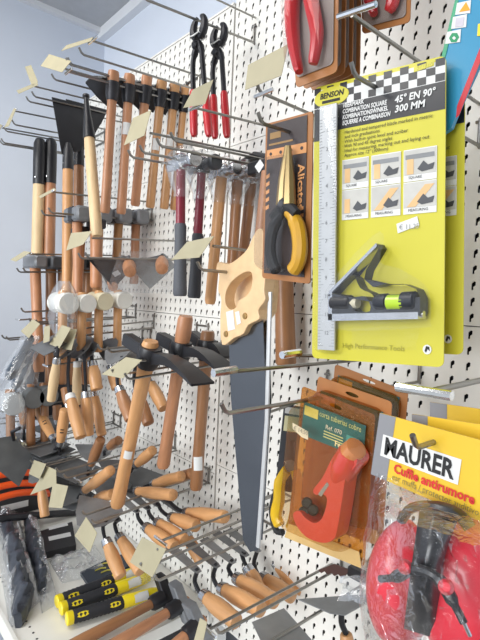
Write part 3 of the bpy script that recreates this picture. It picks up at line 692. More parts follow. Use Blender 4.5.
# ---- far-left jumble under the dark hammers
hook('wire hook with upright trowel handles at the far left', (28, 448), .30, .05, arm=(22, 442), armL=.30, tags=[([(10, 434), (17, 437), (12, 452), (4, 446)], .31), ([(20, 441), (27, 444), (22, 456), (15, 453)], .305)])
hook('wire hook with folded yellow cards over the orange frames', (38, 466), .30, .03, arm=(40, 468), armL=.30, tags=[([(34, 460), (46, 464), (44, 478), (33, 473)], .31), ([(47, 466), (56, 470), (61, 484), (42, 495)], .30)])
rowF = [((55, 450), (54, 440), (38, 410), .24, 'wooden trowel leaning left, branded with dark marks'), ((60, 455), (60, 445), (65, 409), .23, 'wooden trowel standing beside the leaning branded one'),
        ((24, 440), (24, 428), (24, 402), .27, 'small wooden handle wrapped in clear film at the far left'), ((60, 430), (58, 424), (57, 405), .16, 'dark wooden handle end behind the two branded trowels'),
        ((70, 420), (68, 408), (64, 388), .10, 'brown wooden handle in the dark gap under the mallets')]
for i, (n, f, e, o_, lb) in enumerate(rowF):
    T = trowel(lb, 0, n, f, e, ['square', 'square', 'pointed', 'square', 'square'][i], .016 if i != 4 else .014, W_TAN if i < 2 else W_BRN, o=o_, roll=.15, bl=.12, bw=.10, bdir=(-.2, 1, .0), bm=BLADED)
    if i < 2:
        fp, ep = aX(f[0], f[1], o_), aX(e[0], e[1], o_); dd = (ep-fp).normalized()
        for q in (.42, .5): sticker(T, fp.lerp(ep, q), dd, .010, .004, .0152, PRINT)
sheetT = thing('pointing_trowel', 'large dark grey pointed trowel blade hanging at the left edge', 'trowel', aY(20, 487, 1.5), 'trowels on the pegboard hooks')
link('blade', MB().plate([aY(x, y, 1.45) for x, y in ((-14, 440), (12, 436), (34, 456), (19, 487), (-2, 470))], V((0, -1, 0)), .002), BLADED, sheetT)
link('tang', MB().tube([aY(14, 440, 1.448), aY(12, 432, 1.43), aY(20, 428, 1.40)], .005), BLACKM, sheetT)
trowel('small trowel handle hanging below the yellow cards', 0, (42, 478), (41, 485), (45, 517), 'pointed', .0145, W_TAN, o=.27, roll=.3, bl=.1, bw=.07)

# ---- hand saw in front of the hammers
hook('wire hook through the grip hole of the hand saw', (203, 270), .30, .0, arm=(213, 246), armL=.27, tags=[([(187, 242), (214, 236), (205, 258), (176, 260)], .285)], clip=False, drop=.0)
so = .24
sawT = thing('hand_saw', 'hand saw with beech handle hanging blade down beside the pliers pack', 'saw', aX(250, 548, so))
outl = [(263, 232), (266, 262), (264, 290), (265, 300), (258, 310), (259, 319), (248, 325), (243, 334), (234, 338), (222, 345), (220, 320), (221, 300), (218, 290), (219, 275), (216, 271), (218, 262), (228, 264), (238, 258), (247, 249), (253, 236), (258, 229)]
hole = [(252, 277), (250, 272), (243, 273), (232, 281), (226, 291), (225, 302), (229, 309), (235, 308), (239, 300), (246, 296), (251, 288)]
lp = crom([aX(x, y, so+.011) for x, y in outl], 3); hl = crom([aX(x, y, so+.011) for x, y in hole], 3)
hm = MB().plate(lp, V((-1, 0, 0)), .022, [hl])
ho = link('handle', hm, W_SAW, sawT, ang=30)
bv = ho.modifiers.new('bevel', 'BEVEL'); bv.width = .004; bv.segments = 3; bv.limit_method = 'ANGLE'; bv.angle_limit = math.radians(60)
for x, y in ((245, 316), (226, 334)):
    p = aX(x, y, so+.0112); link('screw', MB().lathe(p, p+V((-.0018, 0, 0)), [(0, .0055), (.7, .005), (1, .003)], 14), mat('brass', (176, 140, 88), .35, .8), ho)
link('sticker', MB().plate([aX(x, y, so+.0116) for x, y in ((226, 312), (233, 310), (235, 329), (228, 331))], V((-1, 0, 0)), .0004), WHITEP, ho)
link('sticker', MB().plate([aX(x, y, so+.0116) for x, y in ((235, 312), (239, 311), (241, 323), (237, 325))], V((-1, 0, 0)), .0004), WHITEP, ho)
link('blade', MB().plate([aX(x, y, so) for x, y in ((228, 318), (262, 300), (266, 400), (258, 550), (250, 552), (243, 540), (231, 400))], V((-1, 0, 0)), .0014), SAWST, sawT)
gd = MB().tube([aX(270, 292, so), aX(267, 420, so), aX(258, 547, so)], .0042, 6, (.7, 1))
link('tooth_guard', gd, mat('clear_grey_plastic', (186, 188, 190), .3, .1), sawT)
sw2 = thing('hand_saw', 'second saw blade behind the beech-handled saw, pale guard showing at its right', 'saw', aX(268, 500, so-.04))
link('blade', MB().plate([aX(x, y, so-.04) for x, y in ((238, 330), (268, 300), (271, 400), (262, 540), (252, 540))], V((-1, 0, 0)), .0014), SAWST, sw2)
link('handle', MB().plate(crom([aX(x, y, so-.03) for x, y in ((238, 262), (262, 240), (268, 262), (268, 312), (240, 338), (232, 310))], 2), V((-1, 0, 0)), .02), W_SAW, sw2)
# ------------------------------------------------------------------ packs
PRINTS = ('print', 'picture', 'sticker', 'logo', 'badge', 'recycling', 'panel')
class Pk:
    """sheet of packaging on a plane parallel to the board: four pixel corners (TL, TR, BR, BL) at distance off; s right, t up, w towards the aisle"""
    def __init__(s, name, label, cat, cor, off, group=None, swing=0.0):
        s.c = [aX(x, y, off) for x, y in cor]; s.T = thing(name, label, cat, (s.c[2]+s.c[3])/2, group)
        s.u = (s.c[2]-s.c[3]).normalized(); s.up = (s.c[0]-s.c[3]); s.up = (s.up-s.u*s.up.dot(s.u)).normalized(); s.n = s.u.cross(s.up).normalized()
        if s.n.x > 0: s.n = -s.n
        s.W = (s.c[2]-s.c[3]).length; s.H = (s.c[0]-s.c[3]).length
    def par(s, name, parent):
        if parent is not None: return parent
        if any(w in name for w in PRINTS):
            b = [c for c in s.T.children if c.name.split('.')[0] in ('card', 'header_card', 'backing')]
            b.sort(key=lambda c: c.name.split('.')[0] != 'card')
            if b: return b[0]
        return s.T
    def p(s, x, y, w=0.0): return s.c[3].lerp(s.c[2], x).lerp(s.c[0].lerp(s.c[1], x), y)+s.n*w
    def quad(s, name, x0, y0, x1, y1, w, m, th=.0004, parent=None):
        return link(name, MB().plate([s.p(x0, y0, w), s.p(x1, y0, w), s.p(x1, y1, w), s.p(x0, y1, w)], s.n, th), m, s.par(name, parent), smooth=False)
    def poly(s, name, pts, w, m, th=.0004, parent=None, smooth=0, holes=()):
        P3 = [s.p(x, y, w) for x, y in pts]
        if smooth: P3 = crom(P3, smooth)
        hs = [crom([s.p(x, y, w) for x, y in h], 3) for h in holes]
        return link(name, MB().plate(P3, s.n, th, hs), m, s.par(name, parent), ang=40)
    def rrect(s, x0, y0, x1, y1, r=.006):
        rx, ry = r/s.W, r/s.H; o = []
        for cx, cy, a0 in ((x1-rx, y1-ry, 0), (x0+rx, y1-ry, 90), (x0+rx, y0+ry, 180), (x1-rx, y0+ry, 270)):
            for k in range(5): a = math.radians(a0+k*22.5); o.append((cx+math.cos(a)*rx, cy+math.sin(a)*ry))
        return o
    def txt(s, t, x, y, size, m, align='LEFT', bold=0.0, w=.0012, rot=0, width=None, parent=None):
        ux, uy = s.p(x+.05, y)-s.p(x, y), s.p(x, y+.05)-s.p(x, y)
        if rot: ux, uy = -uy, ux
        return text(t, s.par('print', parent), s.p(x, y, w), ux, uy, size, m, align, bold, width=width)
    def px(s, x, y, w=0.0):
        """pixel -> point on this sheet"""
        d = ray(x, y); q = s.c[3]+s.n*w; return CAM+d*((q-CAM).dot(s.n)/d.dot(s.n))
    def dome(s, name, x0, y0, x1, y1, h, m, r=.010, base=0.0):
        """moulded blister bubble"""
        mb = MB(); o0 = s.rrect(x0, y0, x1, y1, r); cx, cy = (x0+x1)/2, (y0+y1)/2; rings = []
        for k, hh in ((1.0, base), (.985, base+h*.75), (.95, base+h), (.0, base+h)):
            rings.append([s.p(cx+(x-cx)*k, cy+(y-cy)*k, hh) for x, y in o0])
        n = len(o0); vs = [p for r_ in rings[:3] for p in r_]; fs = []
        for k in range(2):
            for i in range(n): j = (i+1) % n; fs.append((k*n+i, k*n+j, (k+1)*n+j, (k+1)*n+i))
        fs.append(tuple(range(2*n, 3*n))); mb.add(vs, fs)
        return link(name, mb, m, s.T, ang=50)
WHT = mat('white_print', (216, 216, 214), .5, 0, .02, 10)
AMB = mat('amber_card', (160, 106, 60), .45, 0, .12, 20)

# ---- combination square cards
def square_pack(label, cor, off, front):
    k = Pk('tool_card', label, 'tool pack', cor, off, 'combination square cards')
    k.poly('card', k.rrect(0, 0, 1, 1, .007), 0, YEL, .0012, holes=[[(.46+.055*math.cos(a), .945+.012*math.sin(a)) for a in [i*math.pi/4 for i in range(8)]]])
    k.poly('header_print', [(0.0, .795), (1.0, .815), (1.0, .985), (.97, .999), (.03, .999), (0, .985)] if 0 else [(0.002, .80), (.22, .80), (.22, .828), (.998, .828), (.998, .925), (0.002, .925)], .0003, CARDBLK, .0003)
    k.quad('header_print', .002, .918, .998, .985, .0004, WHT, .0003)
    ck = MB(); nx = 17
    for i in range(nx):
        for j in range(3):
            if (i+j) % 2 == 0:
                x0, x1 = .004+i*.992/nx, .004+(i+1)*.992/nx; y0, y1 = .920+j*.0245, .920+(j+1)*.0245
                if abs((x0+x1)/2-.46) < .07 and j == 1: continue
                ck.plate([k.p(x0, y0, .0007), k.p(x1, y0, .0007), k.p(x1, y1, .0007), k.p(x0, y1, .0007)], k.n, .0002)
    link('checker_print', ck, CARDBLK, k.par('print', None), smooth=False)
    # print
    k.txt('45° EN 90°', .67, .880, .0105, WHT, bold=.0003, width=k.W*.27); k.txt('300 MM', .67, .848, .0105, WHT, bold=.0003, width=k.W*.2)
    if True:
        k.poly('logo_badge', [(.16+.155*math.cos(a), .952+.036*math.sin(a)) for a in [i*math.pi/10 for i in range(20)]], .0011, YEL, .0003)
        k.txt('BENSON', .06, .950, .0095, PRINT, bold=.0003, w=.0016)
        lg = k.quad('logo_bar', .08, .932, .24, .942, .0015, PRINT, .0002)
        for i, t in enumerate(('VEERMARK', 'COMBINATION SQUARE', 'KOMBINATIONSWINKEL', 'EQUERRE A COMBINAISON')):
            k.txt(t, .262, .902-i*.0205, .0072, WHT, bold=.0002, width=k.W*(.18, .35, .36, .375)[i])
        for i, t in enumerate(('· Hardened and tempered blade marked in metric', '  and inch graduations', '· With built-in spirit level and scriber', '· With 90 and 45 degree angles', '· Ideal for measuring, marking out and laying out', '· Approx size 12" (300mm)')):
            k.txt(t, .262, .808-i*.0165, .0058, PRINT, width=k.W*(.66, .28, .50, .39, .64, .36)[i])
        k.poly('badge', [(.80, .968), (.93, .974), (.93, .990), (.80, .984)], .0012, YEL, .0002); k.txt('511810', .82, .973, .006, PRINT)
        BORD = mat('picture_frame_print', (60, 60, 56), .5); PICB = mat('picture_paper', (186, 184, 178), .5, 0, .06, 60); WDP = mat('picture_wood', (216, 176, 124), .5)
        for r in range(2):
            for c in range(3):
                x0 = .268+c*.236; y0 = .612-r*.108; x1 = x0+.208; y1 = y0+.100
                k.quad('picture', x0-.004, y0-.003, x1+.004, y1+.003, .0009, WHT, .0002); k.quad('picture', x0, y0+.018, x1, y1, .0012, PICB, .0002)
                if r == 0: k.quad('picture_detail', x0+.01, y1-.03, x1-.01, y1-.015, .0015, mat('picture_steel', (128, 130, 132), .4), .0002)
                if c == 0 or r == 0: k.quad('picture_detail', x0+.02, y0+.02, x0+.065, y1-.03, .0016, WDP, .0002)
                else: k.poly('picture_detail', [(x0+.02, y0+.02), (x0+.08, y0+.02), (x0+.2, y1-.01), (x0+.14, y1-.01)], .0016, WDP, .0002)
                k.poly('picture_detail', [(x0+.09, y0+.035), (x0+.13, y0+.06), (x0+.16, y0+.045), (x0+.20, y0+.05), (x0+.19, y0+.03), (x0+.12, y0+.025)], .0018, mat('picture_ink', (70, 72, 76), .5), .0002)
                k.txt('MEASURING' if r else 'SQUARE', x0+.03, y0+.005, .0042, PRINT, w=.0018)
        k.txt('High Performance Tools', .28, .045, .0085, mat('olive_print', (150, 144, 30), .5), width=.082)
        k.poly('recycling_mark', [(.90+.028*math.cos(a), .055+.016*math.sin(a)) for a in [i*math.pi/6 for i in range(12)]], .001, WHT, .0002)
        k.poly('recycling_mark', [(.885, .05), (.895, .066), (.915, .064), (.918, .05), (.905, .057), (.895, .045)], .0014, PRINT, .0002)
        if front: k.poly('price_sticker', [(.69, .472), (.83, .492), (.845, .462), (.70, .440)], .0012, WHITEP, .0004)
        if front: k.txt('€ 11,25', .71, .452, .0075, mat('grey_print', (150, 150, 150), .6), w=.0022)
    # the tool itself
    rx0, rx1 = .095, .245
    k.quad('ruler', rx0, .035, rx1, .915, .009, mat('ruler_satin_steel', (190, 192, 194), .4, .45, .04, 30), .0022)
    if front:
        r_ = k.T.children[-1]; tk = MB()
        for i in range(75):
            y = .05+i*.0110; l = .045 if i % 5 == 0 else .022
            tk.box(k.p(rx0+l/2+.003, y, .0092), (l*k.W, .0004, .0005), (k.u, k.up, k.n)); tk.box(k.p(rx1-l/2-.003, y, .0092), (l*k.W, .0004, .0005), (k.u, k.up, k.n))
        link('graduations', tk, mat('etched_grey', (110, 112, 116), .5), r_)
        for i in range(12): k.txt(str(12-i), .155, .09+i*.066, .007, mat('etched_grey', (110, 112, 116), .5), w=.0094, parent=r_)
        HD = mat('square_head_grey', (46, 49, 56), .4, .2); S = k.px
        def ppoly(name, pts, w, m, th, holes=(), parent=None, sm=0):
            P3 = [S(x, y, w) for x, y in pts]
            if sm: P3 = crom(P3, sm)
            return link(name, MB().plate(P3, k.n, th, [crom([S(x, y, w) for x, y in h], 3) for h in holes]), m, parent or k.T, ang=40)
        hd = ppoly('head', [(330, 292), (376, 243), (379, 248), (366, 270), (364, 279), (373, 287), (385, 284), (403, 284), (416, 289), (420, 297), (420, 313), (417, 318), (330, 318)], .022, HD, .016, holes=[[(334, 292), (352, 275), (360, 288), (372, 294), (372, 302), (336, 294)], [(352, 299), (366, 297), (370, 311), (354, 311)]])
        ppoly('machined_edge', [(328, 296), (329, 291), (376, 243), (377, 246), (332, 292), (332, 296)], .0225, STEEL, .017)
        ppoly('machined_edge', [(328, 314), (418, 312), (418, 319), (328, 321)], .0225, STEEL, .017); ppoly('machined_edge', [(328, 294), (332, 294), (332, 320), (328, 320)], .0225, STEEL, .017)
        a, b = S(376, 303, .016), S(418, 301, .016)
        link('spirit_level', MB().lathe(a, b, [(0, .008), (.1, .010), (.3, .010), (.31, .0085), (.66, .0085), (.67, .0105), (.95, .0105), (1, .008)], 16), HD, k.T)
        a, b = S(389, 302.5, .018), S(405, 302, .018); link('level_vial', MB().lathe(a, b, [(0, .0085), (1, .0085)], 14), mat('green_vial', (176, 206, 60), .2, 0, .05), k.T)
        a, b = S(333, 303, .016), S(352, 303, .016); link('lock_nut', MB().lathe(a, b, [(0, .0085), (.05, .0095), (.95, .0095), (1, .008)], 12), BLACK, k.T)
        a, b = S(352, 303, .016), S(358, 303, .016); link('lock_nut', MB().lathe(a, b, [(0, .006), (.5, .007), (1, .006)], 12), mat('ivory_plastic', (214, 206, 180), .4), k.T)
        link('scriber_knob', MB().lathe(S(417, 314, .014), S(424, 314, .014), [(0, .003), (.5, .005), (1, .0035)], 10), STEEL, k.T)
        k.dome('blister', .06, .02, .285, .925, .011, BLISTER, .008, .0012)
        ppoly('blister', [(326, 328), (326, 290), (372, 236), (384, 238), (380, 262), (398, 268), (424, 284), (430, 300), (430, 322), (420, 328)], .0245, BLISTER, .0004, sm=3)
        film(k.T, [(352, 328), (420, 326), (416, 350), (352, 350)], 0, BLISTER, .004, 'blister', 8, off=off+.006)
    return k
hook('chrome wire hook holding the yellow combination square cards', (357, 77), .318, .0, arm=(352, 15), armL=.33, drop=.0, clip=False)
T = bpy.data.objects[[o.name for o in bpy.data.objects if o.name.startswith('pegboard_hook')][-1]]
q0, q1 = aX(338, 17, .33), aX(376, 4, .33); link('ticket_clip', MB().tube([q0, q1], .0034, 8), CHROMEB, T)
# its prong runs to the board at constant aisle position and pierces both cards
square_pack('yellow checkered combination square card, the front one with price sticker', [(314.5, 88), (446, 55), (443.6, 367.5), (312, 358)], .283, True)
square_pack('yellow combination square card behind, only its right side showing', [(342, 104), (465, 74), (463, 355), (340, 348)], .25, False)

# ---- blue and red saw sleeve at the upper right
bk = Pk('saw_sleeve', 'blue and red cardboard saw sleeve behind the yellow card', 'tool pack', [(452, -30), (500, -40), (484, 150), (432, 150)], .266)
SB = mat('sleeve_blue', (40, 136, 176), .4, 0, .06, 12, 0, .3)
def bpoly(name, pts, w, m): return link(name, MB().plate([bk.px(x, y, w) for x, y in pts], bk.n, .0006), m, bk.T)
link('sleeve', MB().plate([bk.px(x, y) for x, y in ((463, -30), (530, -30), (482, 58), (459, 108), (451, 128), (434, 140), (441, 60))], bk.n, .006), SB, bk.T)
bpoly('red_stripe', [(490, 22), (492, 36), (482, 57), (459, 115), (456, 118), (457, 106)], .0008, mat('sleeve_red', (196, 40, 52), .4, 0, .05, 10, 0, .3))
bpoly('green_edge', [(455, 0), (458.5, 0), (445, 58), (441, 58)], .0008, mat('sleeve_green', (70, 160, 120), .4))
for (x, y) in ((464, 8), (460, 22), (454, 37)):
    bpoly('symbol_square', [(x-7, y-5), (x+7, y-8), (x+6, y+5), (x-9, y+7)], .0009, WHITEP)
bpoly('hazard_symbol', [(459, 12), (466, 2), (470, 10)], .0014, mat('hazard_orange', (236, 160, 40), .5))
bpoly('recycling_symbol', [(449, 38), (452, 33), (457, 33), (459, 37), (456, 42), (451, 42)], .0014, mat('recycling_green', (30, 140, 90), .5))
bpoly('recycling_symbol', [(452, 38), (454, 36), (456, 38), (454, 40)], .0018, WHITEP)
bpoly('pictogram', [(456, 18), (464, 17), (463, 26), (455, 27)], .0014, mat('pictogram_grey', (196, 190, 200), .5))
bpoly('yellow_letter', [(478, 24), (500, 18), (500, 34), (477, 36)], .0012, mat('sleeve_yellow', (232, 206, 50), .5))
hook('wire hook behind the saw sleeve', (486, 92), .12, .0)

# ---- pliers packs at the top
TRAY = plastic('smoky_tray', (0.72, 0.66, 0.62, 1), 0.06, 0.1, (0.5, 0.46, 0.44, 1), 0.45)
def plier_pack(label, cor, off, hl, group='red pliers packs', full=True):
    k = Pk('pliers_pack', label, 'tool pack', cor, off, group)
    k.poly('backing', k.rrect(0, 0, 1, 1, .006), 0, AMB, .0015)
    k.poly('tray', k.rrect(.05, .03, .93, .97, .006), .002, mat('grey_inlay', (150, 140, 134), .5, 0, .06), .0008)
    for pts in hl:
        P3 = crom([k.px(x, y, .014) for x, y in pts], 4, False); n = len(P3)
        link('grip', MB().tube(P3, [.0075+.0035*math.sin(math.pi*min(1, i/(n-1)*1.1)) for i in range(n-1)]+[.006], 10, (1, .8)), REDGRIP, k.T)
    jb, jt = k.p(.5, .50, .012), k.p(.5, .86, .012)
    link('jaws', MB().lathe(jb, jt, [(0, .012), (.2, .016), (.5, .013), (.9, .007), (1, .004)], 12, 1, .6), STEEL, k.T)
    k.dome('blister', .06, .03, .92, .97, .024, BLISTER, .010, .002)
    return k
Cp = [(278, -190), (342, -225), (337, 72), (296, 88)]
for i in range(3, 0, -1):
    plier_pack('red pliers pack in the top stack, %s behind the front one' % ORD[i-1], [(x+i*7.5, y+i*1.5) for x, y in Cp], .30-.028*i, [])
plier_pack('front pack of red-handled pliers in the top stack', Cp, .30, [[(302, -60), (296, -25), (292, 10), (294, 45), (299, 72)], [(302, -60), (306, -25), (312, 5), (317, 35), (313, 64)]])
plier_pack('single red pliers pack to the right of the top stack', [(360, -150), (415, -175), (410, 22), (362, 34)], .20, [[(372, -60), (366, -25), (370, 0), (374, 14)], [(385, -60), (392, -25), (393, 0), (388, 12)]])
hook('wire hook with a blank beige card left of the pliers stack', (262, 93), .245, .0, arm=(264, 94), armL=.25, tags=[([(248, 65), (288, 44), (287, 78), (250, 92)], .25)], clip=True, drop=.0)

# ---- long-nose pliers pack
PURP = mat('pack_dark_card', (58, 48, 48), .45, 0, .1, 20, 0, .3); ORN = mat('pack_orange_print', (212, 150, 96), .5)
k = Pk('pliers_pack', 'long-nose pliers with yellow grips in an amber blister pack', 'tool pack', [(266, 124), (313, 111), (310, 284), (262, 278)], .27)
k.poly('backing', k.rrect(0, 0, 1, 1, .005), 0, AMB, .002)
k.quad('card', .05, .035, .90, .985, .0012, PURP)
k.quad('print_band', .06, .765, .90, .825, .0016, ORN)
for i in range(4): k.poly('print_dot', [(.15+i*.22+.03*math.cos(a), .796+.011*math.sin(a)) for a in [q*math.pi/4 for q in range(8)]], .002, PURP, .0002)
k.quad('print_band', .10, .85, .62, .862, .0016, mat('pack_gold_print', (150, 116, 70), .5)); k.quad('print_band', .12, .89, .36, .93, .0016, mat('pack_gold_print', (150, 116, 70), .5))
k.txt('Alicates', .75, .70, .0165, ORN, bold=.0004, w=.0022, rot=1, width=.062)
for i in range(9):
    y = .42-i*.042
    k.poly('print_stripe', [(.74, y), (.86, y+.014), (.86, y+.034), (.74, y+.020)], .0016, ORN)
for i in range(5):
    y = .64-i*.05; k.poly('print_stripe', [(.06, y), (.13, y+.012), (.13, y+.036), (.06, y+.024)], .0016, ORN)
BRASSY = mat('plier_jaw_steel', (168, 146, 104), .35, .8, .06)
S = k.px
for pts in ([(283, 205), (284, 180), (286, 158), (287, 146)], [(289, 205), (289, 180), (289, 158), (289, 146)]):
    link('jaw', MB().tube([S(x, y, .014) for x, y in pts], [.010, .008, .005, .003], 8), BRASSY, k.T)
link('pivot', MB().lathe(S(286, 206, .004), S(286, 206, .020), [(0, .012), (.9, .012), (1, .008)], 14), BLACKM, k.T)
GY = mat('yellow_grip', (198, 148, 34), .4, 0, .05, 30, 0, .3)
link('grip', MB().tube(crom([S(x, y, .014) for x, y in ((289, 212), (297, 225), (300, 245), (298, 262), (292, 272))], 4, False), [.008]*3+[.0105]*9+[.010]*4+[.007], 10), GY, k.T)
link('grip', MB().tube(crom([S(x, y, .016) for x, y in ((284, 210), (274, 226), (270, 246), (272, 262), (277, 272))], 4, False), [.006]*3+[.008]*9+[.008]*4+[.005], 10), RUBBER, k.T)
link('grip_collar', MB().tube(crom([S(x, y, .017) for x, y in ((273, 218), (280, 210), (290, 208), (297, 214))], 3, False), .007, 8), RUBBER, k.T)
k.poly('price_sticker', [(.05, .70), (.17, .74), (.26, .70), (.15, .655)], .0245, WHITEP)
k.dome('blister', .07, .05, .70, .76, .023, BLISTER, .012, .002)
hook('wire hook holding the long-nose pliers pack', (264, 124), .32, .0, drop=.012)

# ---- pipe cutter packs
TEAL = mat('teal_card', (20, 92, 104), .45, 0, .05, 20, 0, .2)
CUT = mat('cutter_red', (192, 68, 56), .32, 0, .05, 30, 0, .5)
hook('long wire hook holding the amber pipe cutter packs', (229, 413), .42, .0, bright=False, drop=.0)
hook('long wire hook with a bright tip crossing the saw blade', (216, 373), .42, .0, bright=True, drop=.0, upturn=False)
hk = hook('short bright hook end in front of the big mattock handle', (284, 355), .32, .0, bright=True, drop=-.02, upturn=False)
def cutter_pack(label, cor, off, front, group='amber pipe cutter packs'):
    k = Pk('pipe_cutter_pack', label, 'tool pack', cor, off, group)
    k.poly('clamshell', k.rrect(0, 0, 1, 1, .005), 0, AMBER if front else AMB, .0012, holes=[[(.5+.09*math.cos(a), .955+.014*math.sin(a)) for a in [i*math.pi/4 for i in range(8)]]])
    k.quad('card', .08, .70, .92, .915, .003, TEAL)
    k.quad('print_band', .10, .835, .30, .895, .0036, mat('teal_card_yellow', (206, 196, 110), .5))
    if front:
        k.txt('corta tuberias cobre', .32, .865, .0098, mat('card_pale_print', (196, 206, 150), .5), w=.0042, width=.062); k.txt('Ref. 070', .42, .80, .0075, WHT, w=.0042); k.txt('Ferrestock', .56, .715, .0095, mat('card_cream', (230, 224, 190), .5), w=.0042, bold=.0002)
        for i in range(3): k.quad('print_line', .40, .778-i*.018, .66, .784-i*.018, .0038, mat('card_pale_print', (196, 206, 150), .5), .0002)
        k.poly('price_sticker', [(.12, .80), (.35, .785), (.36, .735), (.27, .735), (.13, .765)], .027, WHITEP); k.txt('€ 14,50', .15, .762, .0075, mat('grey_print', (150, 150, 150), .6), w=.028)
        k.quad('print_block', .70, .735, .86, .815, .0038, mat('teal_light', (60, 140, 150), .5), .0002)
    S = k.px; dx, dy = (0, 0)
    if front:
        bd = [(338, 450), (344, 448), (352, 451), (357, 459), (355, 467), (349, 473), (345, 480), (342, 500), (337, 530), (333, 540), (322, 543), (306, 537), (296, 525), (293, 514), (299, 511), (305, 518), (314, 523), (322, 518), (327, 500), (322, 494), (316, 495), (313, 490), (322, 478), (330, 462)]
        lp = crom([S(x, y, .026) for x, y in bd], 3)
        ob = link('cutter_body', MB().plate(lp, k.n, .024), CUT, k.T, ang=30); bv = ob.modifiers.new('bevel', 'BEVEL'); bv.width = .006; bv.segments = 3; bv.limit_method = 'ANGLE'; bv.angle_limit = math.radians(55)
        a, b = S(353, 452, .016), S(337, 482, .016); link('knob', MB().lathe(a, b, [(0, .013), (.08, .0165), (.5, .0165), (.9, .011), (1, .009)], 16), CUT, k.T)
        pe = S(358, 451, .03); link('knob_end', MB().lathe(S(351, 453, .018), S(357, 447, .020), [(0, .0135), (.9, .0125), (1, .009)], 16), mat('knob_tan', (196, 130, 84), .4), k.T)
        for x, y in ((307, 503), (313, 510), (304, 512)): link('cutting_wheel', MB().lathe(S(x, y, .020), S(x, y, .008), [(0, .005), (.2, .007), (.8, .007), (1, .005)], 12), BLACKM, k.T)
        ppl = [S(x, y, .0265) for x, y in ((318, 494), (327, 482), (329, 485), (321, 497))]; link('name_plate', MB().plate(ppl, k.n, .0008), STEEL, k.T)
        k.dome('blister', .06, .10, .94, .93, .030, AMBL, .014, .0012)
    else:
        k.dome('blister', .06, .10, .94, .93, .022, AMBER, .014, .0012)
    k.poly('fold', [(.0, .0), (1, .0), (.96, .10), (.04, .10)], .005, mat('pale_amber_flap', (206, 172, 112), .45, 0, .1), .0006)
    return k
cutter_pack('amber pipe cutter pack, rearmost of the three', [(335, 364), (408, 392), (400, 480), (325, 470)], .225, False)
cutter_pack('amber pipe cutter pack, middle one of the three', [(318, 376), (392, 402), (382, 545), (304, 518)], .255, False)
cutter_pack('amber pipe cutter pack with the red cutter, in front', [(302, 386), (375, 415), (364, 567), (287, 536)], .290, True)

# ---- yellow-handled snips behind the pipe cutters
k = Pk('snips_card', 'yellow-handled snips on a narrow black card behind the pipe cutters', 'tool pack', [(284, 404), (304, 407), (300, 436), (281, 433)], .10)
k.quad('card', 0, -2.0, 1, 1, 0, CARDBLK, .0012); k.quad('card_print', .12, .1, .95, .62, .0006, mat('pale_yellow_print', (222, 216, 170), .5)); k.quad('card_print', .1, .7, .9, .92, .0006, WHT); S = k.px
GYS = mat('snips_yellow', (236, 190, 20), .38, 0, .04, 30, 0, .3)
link('blade', MB().plate([S(x, y, .012) for x, y in ((290, 440), (294, 442), (296, 470), (286, 472))], k.n, .004), BLACKM, k.T)
link('pivot', MB().lathe(S(291, 466, .004), S(291, 466, .018), [(0, .012), (.9, .011), (1, .007)], 12), GREYH, k.T)
link('grip', MB().tube(crom([S(x, y, .014) for x, y in ((287, 470), (280, 482), (279, 500), (276, 515), (280, 526))], 4, False), [.010]*4+[.012]*12+[.008], 10, (1, .8)), GYS, k.T)
link('grip', MB().tube(crom([S(x, y, .014) for x, y in ((295, 470), (298, 485), (296, 505), (293, 520), (290, 528))], 4, False), [.010]*4+[.011]*12+[.007], 10, (1, .8)), GYS, k.T)
link('grip_lining', MB().tube(crom([S(x, y, .010) for x, y in ((283, 478), (275, 495), (272, 512), (276, 530), (283, 532))], 4, False), .006, 8), RUBBER, k.T)
hook('short wire hook holding the yellow snips', (270, 412), .16, .0)
hook('pair of short prongs under the saw tip', (262, 510), .10, .04, drop=.0)

